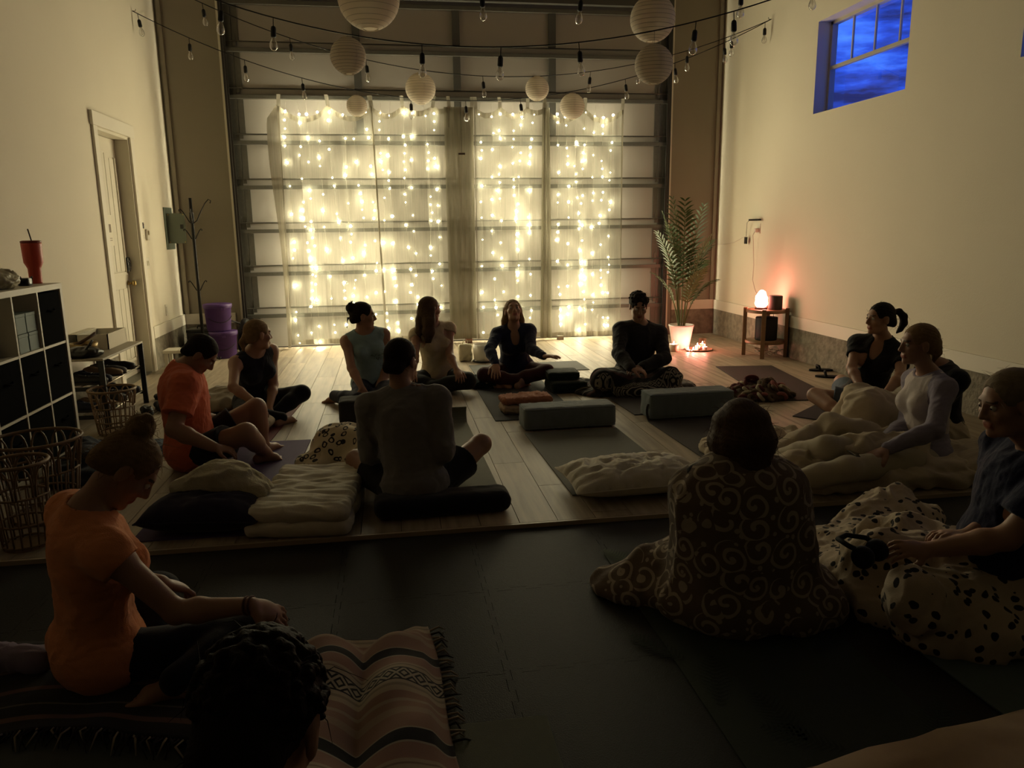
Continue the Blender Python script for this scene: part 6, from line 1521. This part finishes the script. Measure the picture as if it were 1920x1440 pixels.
    pile('dotted_blanket', 'cream blanket with black leaf dots over the lap at the right edge', 'blanket', (2.1, 2.6, ZF),
         dk_+[('c', (2.20, 2.45, .13), (1.87, 2.60, .16), .14, .12), ('e', (1.93, 2.62, .02), (.26, .30, .12)), ('e', (1.92, 2.95, .0), (.20, .30, .06)), ('e', (2.18, 3.02, .03), (.26, .26, .07)), ('c', (2.2, 3.25, .05), (2.45, 3.30, .12), .07, .08), ('e', (2.42, 3.22, .05), (.22, .14, .10)), ('e', (2.15, 2.28, .02), (.38, .20, .16)), ('c', (2.3, 2.6, .12), (2.05, 2.85, .13), .11, .09), ('e', (2.40, 2.35, .06), (.30, .30, .20))], .010, dots,
         [(.034, 4.5, 25, True, (1, 1, 1)), (.010, 11, 26, True, (1, 1, 1))], ZF)
    # striped blanket in the lap of the man in the dark sweater
    dk = [(0, (.02, .018, .018)), (.16, (.30, .26, .20)), (.19, (.03, .025, .025)), (.24, (.34, .30, .24)), (.27, (.02, .018, .018)), (.30, (.28, .25, .20)), (.44, (.02, .018, .018)), (.60, (.10, .05, .05)), (.70, (.02, .018, .018)), (.80, (.28, .24, .19)), (.83, (.02, .018, .018))]
    J = POSE['P6']; kl, kr, hl, hr, al, ar = (V3(J[k]) for k in ('knL', 'knR', 'hipL', 'hipR', 'anL', 'anR'))
    pile('striped_lap_blanket', 'dark striped blanket over the crossed legs of the man in sweater', 'blanket', (2.19, 6.6, 0),
         [('c', hl, kl, .10, .092), ('c', hr, kr, .10, .092), ('c', kl, al, .090, .09), ('c', kr, ar, .090, .09), ('e', (2.19, 6.50, .05), (.36, .22, .10)), ('e', (1.86, 6.66, .01), (.26, .28, .055)), ('e', (2.52, 6.66, .02), (.24, .24, .06)), ('c', (1.80, 6.9, .02), (1.76, 7.1, .02), .05, .03)], .009,
         serape_mat('serape_dark', 'Object', 'Y', 3.2, dk, True, 14, 'X', warp=.12), [(.016, 7, 30, True, (1, 1, 1))])
    # crumpled throw and shoes behind the woman in the dark tank
    pile('grey_throw', 'grey-beige throw crumpled behind the woman in dark tank', 'blanket', (-1.45, 6.55, 0),
         [('e', (-1.45, 6.62, .06), (.20, .24, .10)), ('c', (-1.55, 6.75, .12), (-1.38, 6.60, .13), .06, .06), ('e', (-1.20, 6.72, .05), (.32, .18, .09))], .011, CLOTH('throw_greige', (.36, .30, .22)), [(.035, 7, 31, True, (1, 1, 1))])
    pile('cream_cushion', 'cream cushion between the man in coral and woman in tank', 'cushion', (-1.15, 5.85, 0), [('e', (-1.16, 5.85, .06), (.24, .17, .075))], .012, cr, [(.012, 8, 33, True, (1, 1, 1))])
    pile('dark_scarf', 'dark green and cream cloth at the knee of the centre woman', 'cloth', (.83, 7.10, 0), [('e', (.84, 7.08, .03), (.16, .13, .06)), ('c', (.76, 7.18, .06), (.86, 7.1, .08), .04, .04)], .010, cell_mat('scarf_print', 'dots', 16, (.018, .03, .026), (.40, .36, .26), .22), [(.02, 10, 34, True, (1, 1, 1))])
    pile('dark_cloth_heap', 'black cloth heap on the blue mat by the left baskets', 'cloth', (-1.95, 5.0, 0), [('e', (-1.95, 5.05, .03), (.22, .42, .08)), ('c', (-2.05, 5.25, .08), (-1.9, 4.9, .08), .08, .06)], .014, CLOTH('navy_cloth', (.015, .02, .035)), [(.03, 7, 35, True, (1, 1, 1))])
bedding()
def serapes():
    warm = [(0, (.34, .215, .165)), (.06, (.42, .33, .24)), (.09, (.30, .18, .14)), (.17, (.46, .37, .27)), (.22, (.30, .25, .19)), (.25, (.46, .38, .28)), (.285, (.015, .014, .018)), (.30, (.44, .38, .29)), (.44, (.015, .014, .018)), (.455, (.46, .38, .28)), (.50, (.26, .2, .15)), (.515, (.46, .37, .27)), (.54, (.34, .205, .165)), (.66, (.42, .36, .28)), (.672, (.012, .011, .014)), (.775, (.42, .36, .28)), (.787, (.34, .21, .165)), (.93, (.40, .3, .22))]
    m = serape_mat('serape_warm', 'UV', 'Y', 3.3, warm, True, 11.0, 'X')
    t = thing('striped_blanket', 'rose and black striped woven blanket over legs at bottom centre', 'blanket', (-.12, 1.9, ZF)); rnd = random.Random(3)
    def fn(u, v):
        x = lerp(lerp(-.46, -.44, v), lerp(.20, .075, v), u)+.012*math.sin(v*9); y = lerp(1.12, 2.66, v)+.05*(u-.5)+.02*math.sin(u*7)
        H = .115*smooth01(v*3)*(1-.10*v)
        r = max(math.exp(-((u-.31)/.25)**2), .96*math.exp(-((u-.72)/.23)**2)); edge = smooth01(u*9)*smooth01((1-u)*9)
        z = .012+H*r*edge*smooth01((1-v)*9+.0)+.010*edge*math.sin(v*15+u*6)+.006*edge*math.sin(v*31-u*11)
        # one deep crease running in from the far end between the shins
        z -= .014*edge*math.exp(-((u-.52)/.05)**2)*smooth01((v-.35)*2.5)
        return (x+.12, y-1.9, max(.006, z))
    sheet(70, 150, fn, 'weave', m, t, .006)
    fm = mat('fringe_wool', (.34, .28, .21), .95); dkf = mat('fringe_dark', (.03, .025, .025), .95)
    for side in (0, 1):
        for k in range(26):
            v = .55+.44*k/26; x, y, z = fn(side, v); s = -1 if side == 0 else 1
            ln = rnd.uniform(.035, .06); MB().tube([(x, y, z), (x+s*ln*.6, y+rnd.uniform(-.012, .012), z+rnd.uniform(.0, .012)), (x+s*ln, y+rnd.uniform(-.02, .02), .004)], [.0045, .004, .002], 5).build('fringe', fm if k % 3 else dkf, t, True)
    # dark fringed blanket under the woman in orange
    dk = [(0, (.020, .018, .018)), (.2, (.15, .08, .06)), (.28, (.02, .018, .018)), (.45, (.12, .10, .08)), (.48, (.02, .018, .018)), (.75, (.14, .07, .055)), (.85, (.02, .018, .018))]
    m2 = serape_mat('serape_black', 'UV', 'Y', 2.0, dk, False)
    t = thing('fringed_blanket', 'dark fringed blanket spread under the woman in orange', 'blanket', (-1.0, 2.4, ZF+.007))
    def fb(u, v):
        x = lerp(-1.62, -.50, u); y = lerp(2.14, 2.80, v)+.10*math.sin(u*4.5)*(1-v)+.05*u
        return (x+1.0, y-2.4, .010+.012*(1+math.sin(u*17+v*5))*.5+.010*(1+math.sin(v*14-u*7))*.5+.020*math.exp(-((u-.62)/.08)**2)*math.exp(-((v-.1)/.3)**2))
    sheet(60, 36, fb, 'weave', m2, t, .006)
    for k in range(90):
        u = k/89; x, y, z = fb(u, 0); ln = rnd.uniform(.03, .075)
        MB().tube([(x, y, z), (x+rnd.uniform(-.015, .015), y-ln*.5, z+.006), (x+rnd.uniform(-.03, .03), y-ln, .003)], [.004, .0035, .0015], 4).build('fringe', dkf if k % 4 else fm, t, True)
    for k in range(24):
        v = k/23; x, y, z = fb(1, v); ln = rnd.uniform(.03, .06)
        MB().tube([(x, y, z), (x+ln*.5, y, z+.005), (x+ln, y+rnd.uniform(-.02, .02), .003)], [.004, .0035, .0015], 4).build('fringe', dkf if k % 4 else fm, t, True)
serapes()
def loose_items():
    # chunky knitted throw
    t = thing('chunky_knit_throw', 'heap of chunky knitted throw in red, cream and brown', 'blanket', (3.18, 6.15, 0)); rnd = random.Random(19)
    cols = [mat('yarn_maroon', (.12, .03, .03), .95, bump=.5, bscale=200), mat('yarn_cream', (.45, .38, .26), .95, bump=.5, bscale=200), mat('yarn_brown', (.13, .085, .055), .95, bump=.5, bscale=200), mat('yarn_pink', (.35, .12, .11), .95, bump=.5, bscale=200)]
    for k in range(70):
        a, r = rnd.uniform(0, 6.28), math.sqrt(rnd.random()); cx, cy = r*.27*math.cos(a), r*.25*math.sin(a); z = .02+(.15*(1-r*r))*rnd.uniform(.35, 1); rr = rnd.uniform(.025, .05); ti = rnd.uniform(0, 3.14); w = rnd.uniform(.6, 1.4)
        pts = []
        for q in np.linspace(0, 6.283, 13)[:-1]:
            lx, ly = rr*math.cos(q)*w, rr*math.sin(q); pts.append((cx+lx*math.cos(ti)-ly*math.sin(ti)*.6, cy+lx*math.sin(ti)+ly*math.cos(ti)*.6, max(.016, z+ly*.7)))
        MB().tube(pts, .015, 7, closed=True).build('yarn_loop', cols[rnd.choice((0, 0, 1, 2, 2, 3))], t, True)
    q = SDF().ell((0, 0, .02), (.25, .23, .09), k=.02); q.cut((0, 0, .002), (0, 0, -1)); sdf_obj('knit_body', q, .012, cols[2], t, [(.02, 20, 3, True)])
    # slippers, phone, headphones, bowl, bag
    for (x, y, rz, lab) in ((4.22, 6.80, 1.1, 'dark slipper by the right wall, nearer one'), (4.34, 7.14, 1.4, 'dark slipper by the right wall, farther one')):
        s = thing('slipper', lab, 'slipper', (x, y, 0), rz, 'slippers by the right wall'); bk = mat('black_felt', (.012, .011, .011), .9)
        MB().prism([(.045*math.cos(a), .13*math.sin(a)) for a in np.linspace(0, 6.283, 25)[:-1]], 0, .018).build('sole', bk, s)
        MB().tube([(-.044, .03, .014), (-.03, .04, .055), (.03, .04, .055), (.044, .03, .014)], .013, 7).build('strap', bk, s, True)
    J = POSE['P12']; w = V3(J['wrL']); hd = nrm((-.95, -.1, -.3)); p = w+hd*.18+V3(0, -.01, .03)
    ph = thing('phone', 'black phone in the hands of the woman in lilac', 'phone', tuple(p), .2); ph.rotation_euler = (.2, .35, .2); bk = mat('black_plastic', (.012, .012, .012), .35)
    MB().cbox((0, 0, 0), (.15, .075, .009)).build('case', bk, ph, bevel=.004); MB().cbox((0, 0, .005), (.138, .066, .001)).build('screen', mat('dark_screen', (.006, .006, .008), .1), ph)
    J = POSE['P13']; w = V3(J['wrL']); hd = nrm((-.95, .1, .1)); p = w+hd*.22
    hp = thing('headphones', 'black padded headphones held above the dotted blanket', 'headphones', (p[0], p[1], p[2]-.03), .5); soft = mat('ear_pad', (.010, .010, .012), .8)
    for s in (-1, 1):
        MB().lathe([(0, -.02), (.036, -.02), (.042, -.008), (.042, .010), (.034, .02), (0, .016)], 18).xf(Matrix.Translation((s*.05, 0, 0)) @ Matrix.Rotation(s*math.pi/2, 4, 'Y')).build('ear_cup', soft, hp, True)
    MB().tube([(-.055, 0, .02), (-.06, .05, .03), (-.03, .11, .03), (.03, .11, .03), (.06, .05, .03), (.055, 0, .02)], .010, 8).build('headband', soft, hp, True)
    b = thing('crystal_bowl', 'white crystal singing bowl on the floor behind the centre woman', 'bowl', (1.0, 8.50, 0))
    MB().lathe([(.0, .0), (.07, .002), (.11, .03), (.118, .10), (.120, .20), (.114, .20), (.112, .10), (.10, .036), (0, .012)], 30).build('bowl', mat('frosted_quartz', (.80, .76, .66), .5), b, True)
    MB().tube([(.122*math.cos(a), .122*math.sin(a), .012) for a in np.linspace(0, 6.283, 25)[:-1]], .009, 6, closed=True).build('rubber_ring', mat('black_rubber', (.008, .008, .008), .6), b, True)
    b = thing('white_cushion_bag', 'small white cloth bag beside the crystal bowl', 'bag', (.80, 8.58, 0)); q = SDF().box((0, 0, .10), (.075, .05, .10), rd=.03); sdf_obj('cloth', q, .009, CLOTH('bag_white', (.74, .68, .50)), b, [(.016, 12, 3, True)])
    MB().tube([(-.03, 0, .19), (-.02, 0, .24), (.02, 0, .24), (.03, 0, .19)], .004, 6).build('handle', CLOTH('bag_white', (.74, .68, .50)), b, True)
    for k, (x, lab) in enumerate(((.98, 'small red tag block on the floor under the plain curtain strip'), (2.22, 'small grey block on the floor under the right curtains'))):
        b = thing('floor_block', lab, 'block', (x, 9.985, 0)); MB().box(-.045, .045, -.02, .02, 0, .055).build('body', mat('block_%d' % k, ((.30, .12, .08), (.35, .33, .28))[k], .6), b, bevel=.004); MB().box(-.03, .03, -.022, -.0205, .015, .04).build('label', mat('block_label', (.5, .42, .32), .7), b)
    # blue folded mat by the left baskets
    b = thing('folded_mat', 'dark blue folded mat on the floor beside the cube shelf', 'yoga mat', (-1.86, 5.35, 0), math.radians(-8)); fm = mat('mat_blue', (.03, .06, .11), .7)
    for k in range(3): MB().box(-.28, .28, -.16, .16, .004+.022*k, .024+.022*k).build('layer', fm, b, bevel=.006)
    b = thing('lilac_bolster', 'lilac rolled blanket end at the far left edge', 'blanket', (-1.42, 2.62, ZF)); q = SDF().cone((-.30, .1, .07), (.16, .0, .06), .055, .05); q.cut((0, 0, .0), (0, 0, -1)); sdf_obj('roll', q, .008, CLOTH('lilac_fleece', (.30, .24, .33)), b, [(.010, 12, 3, True)])
loose_items()
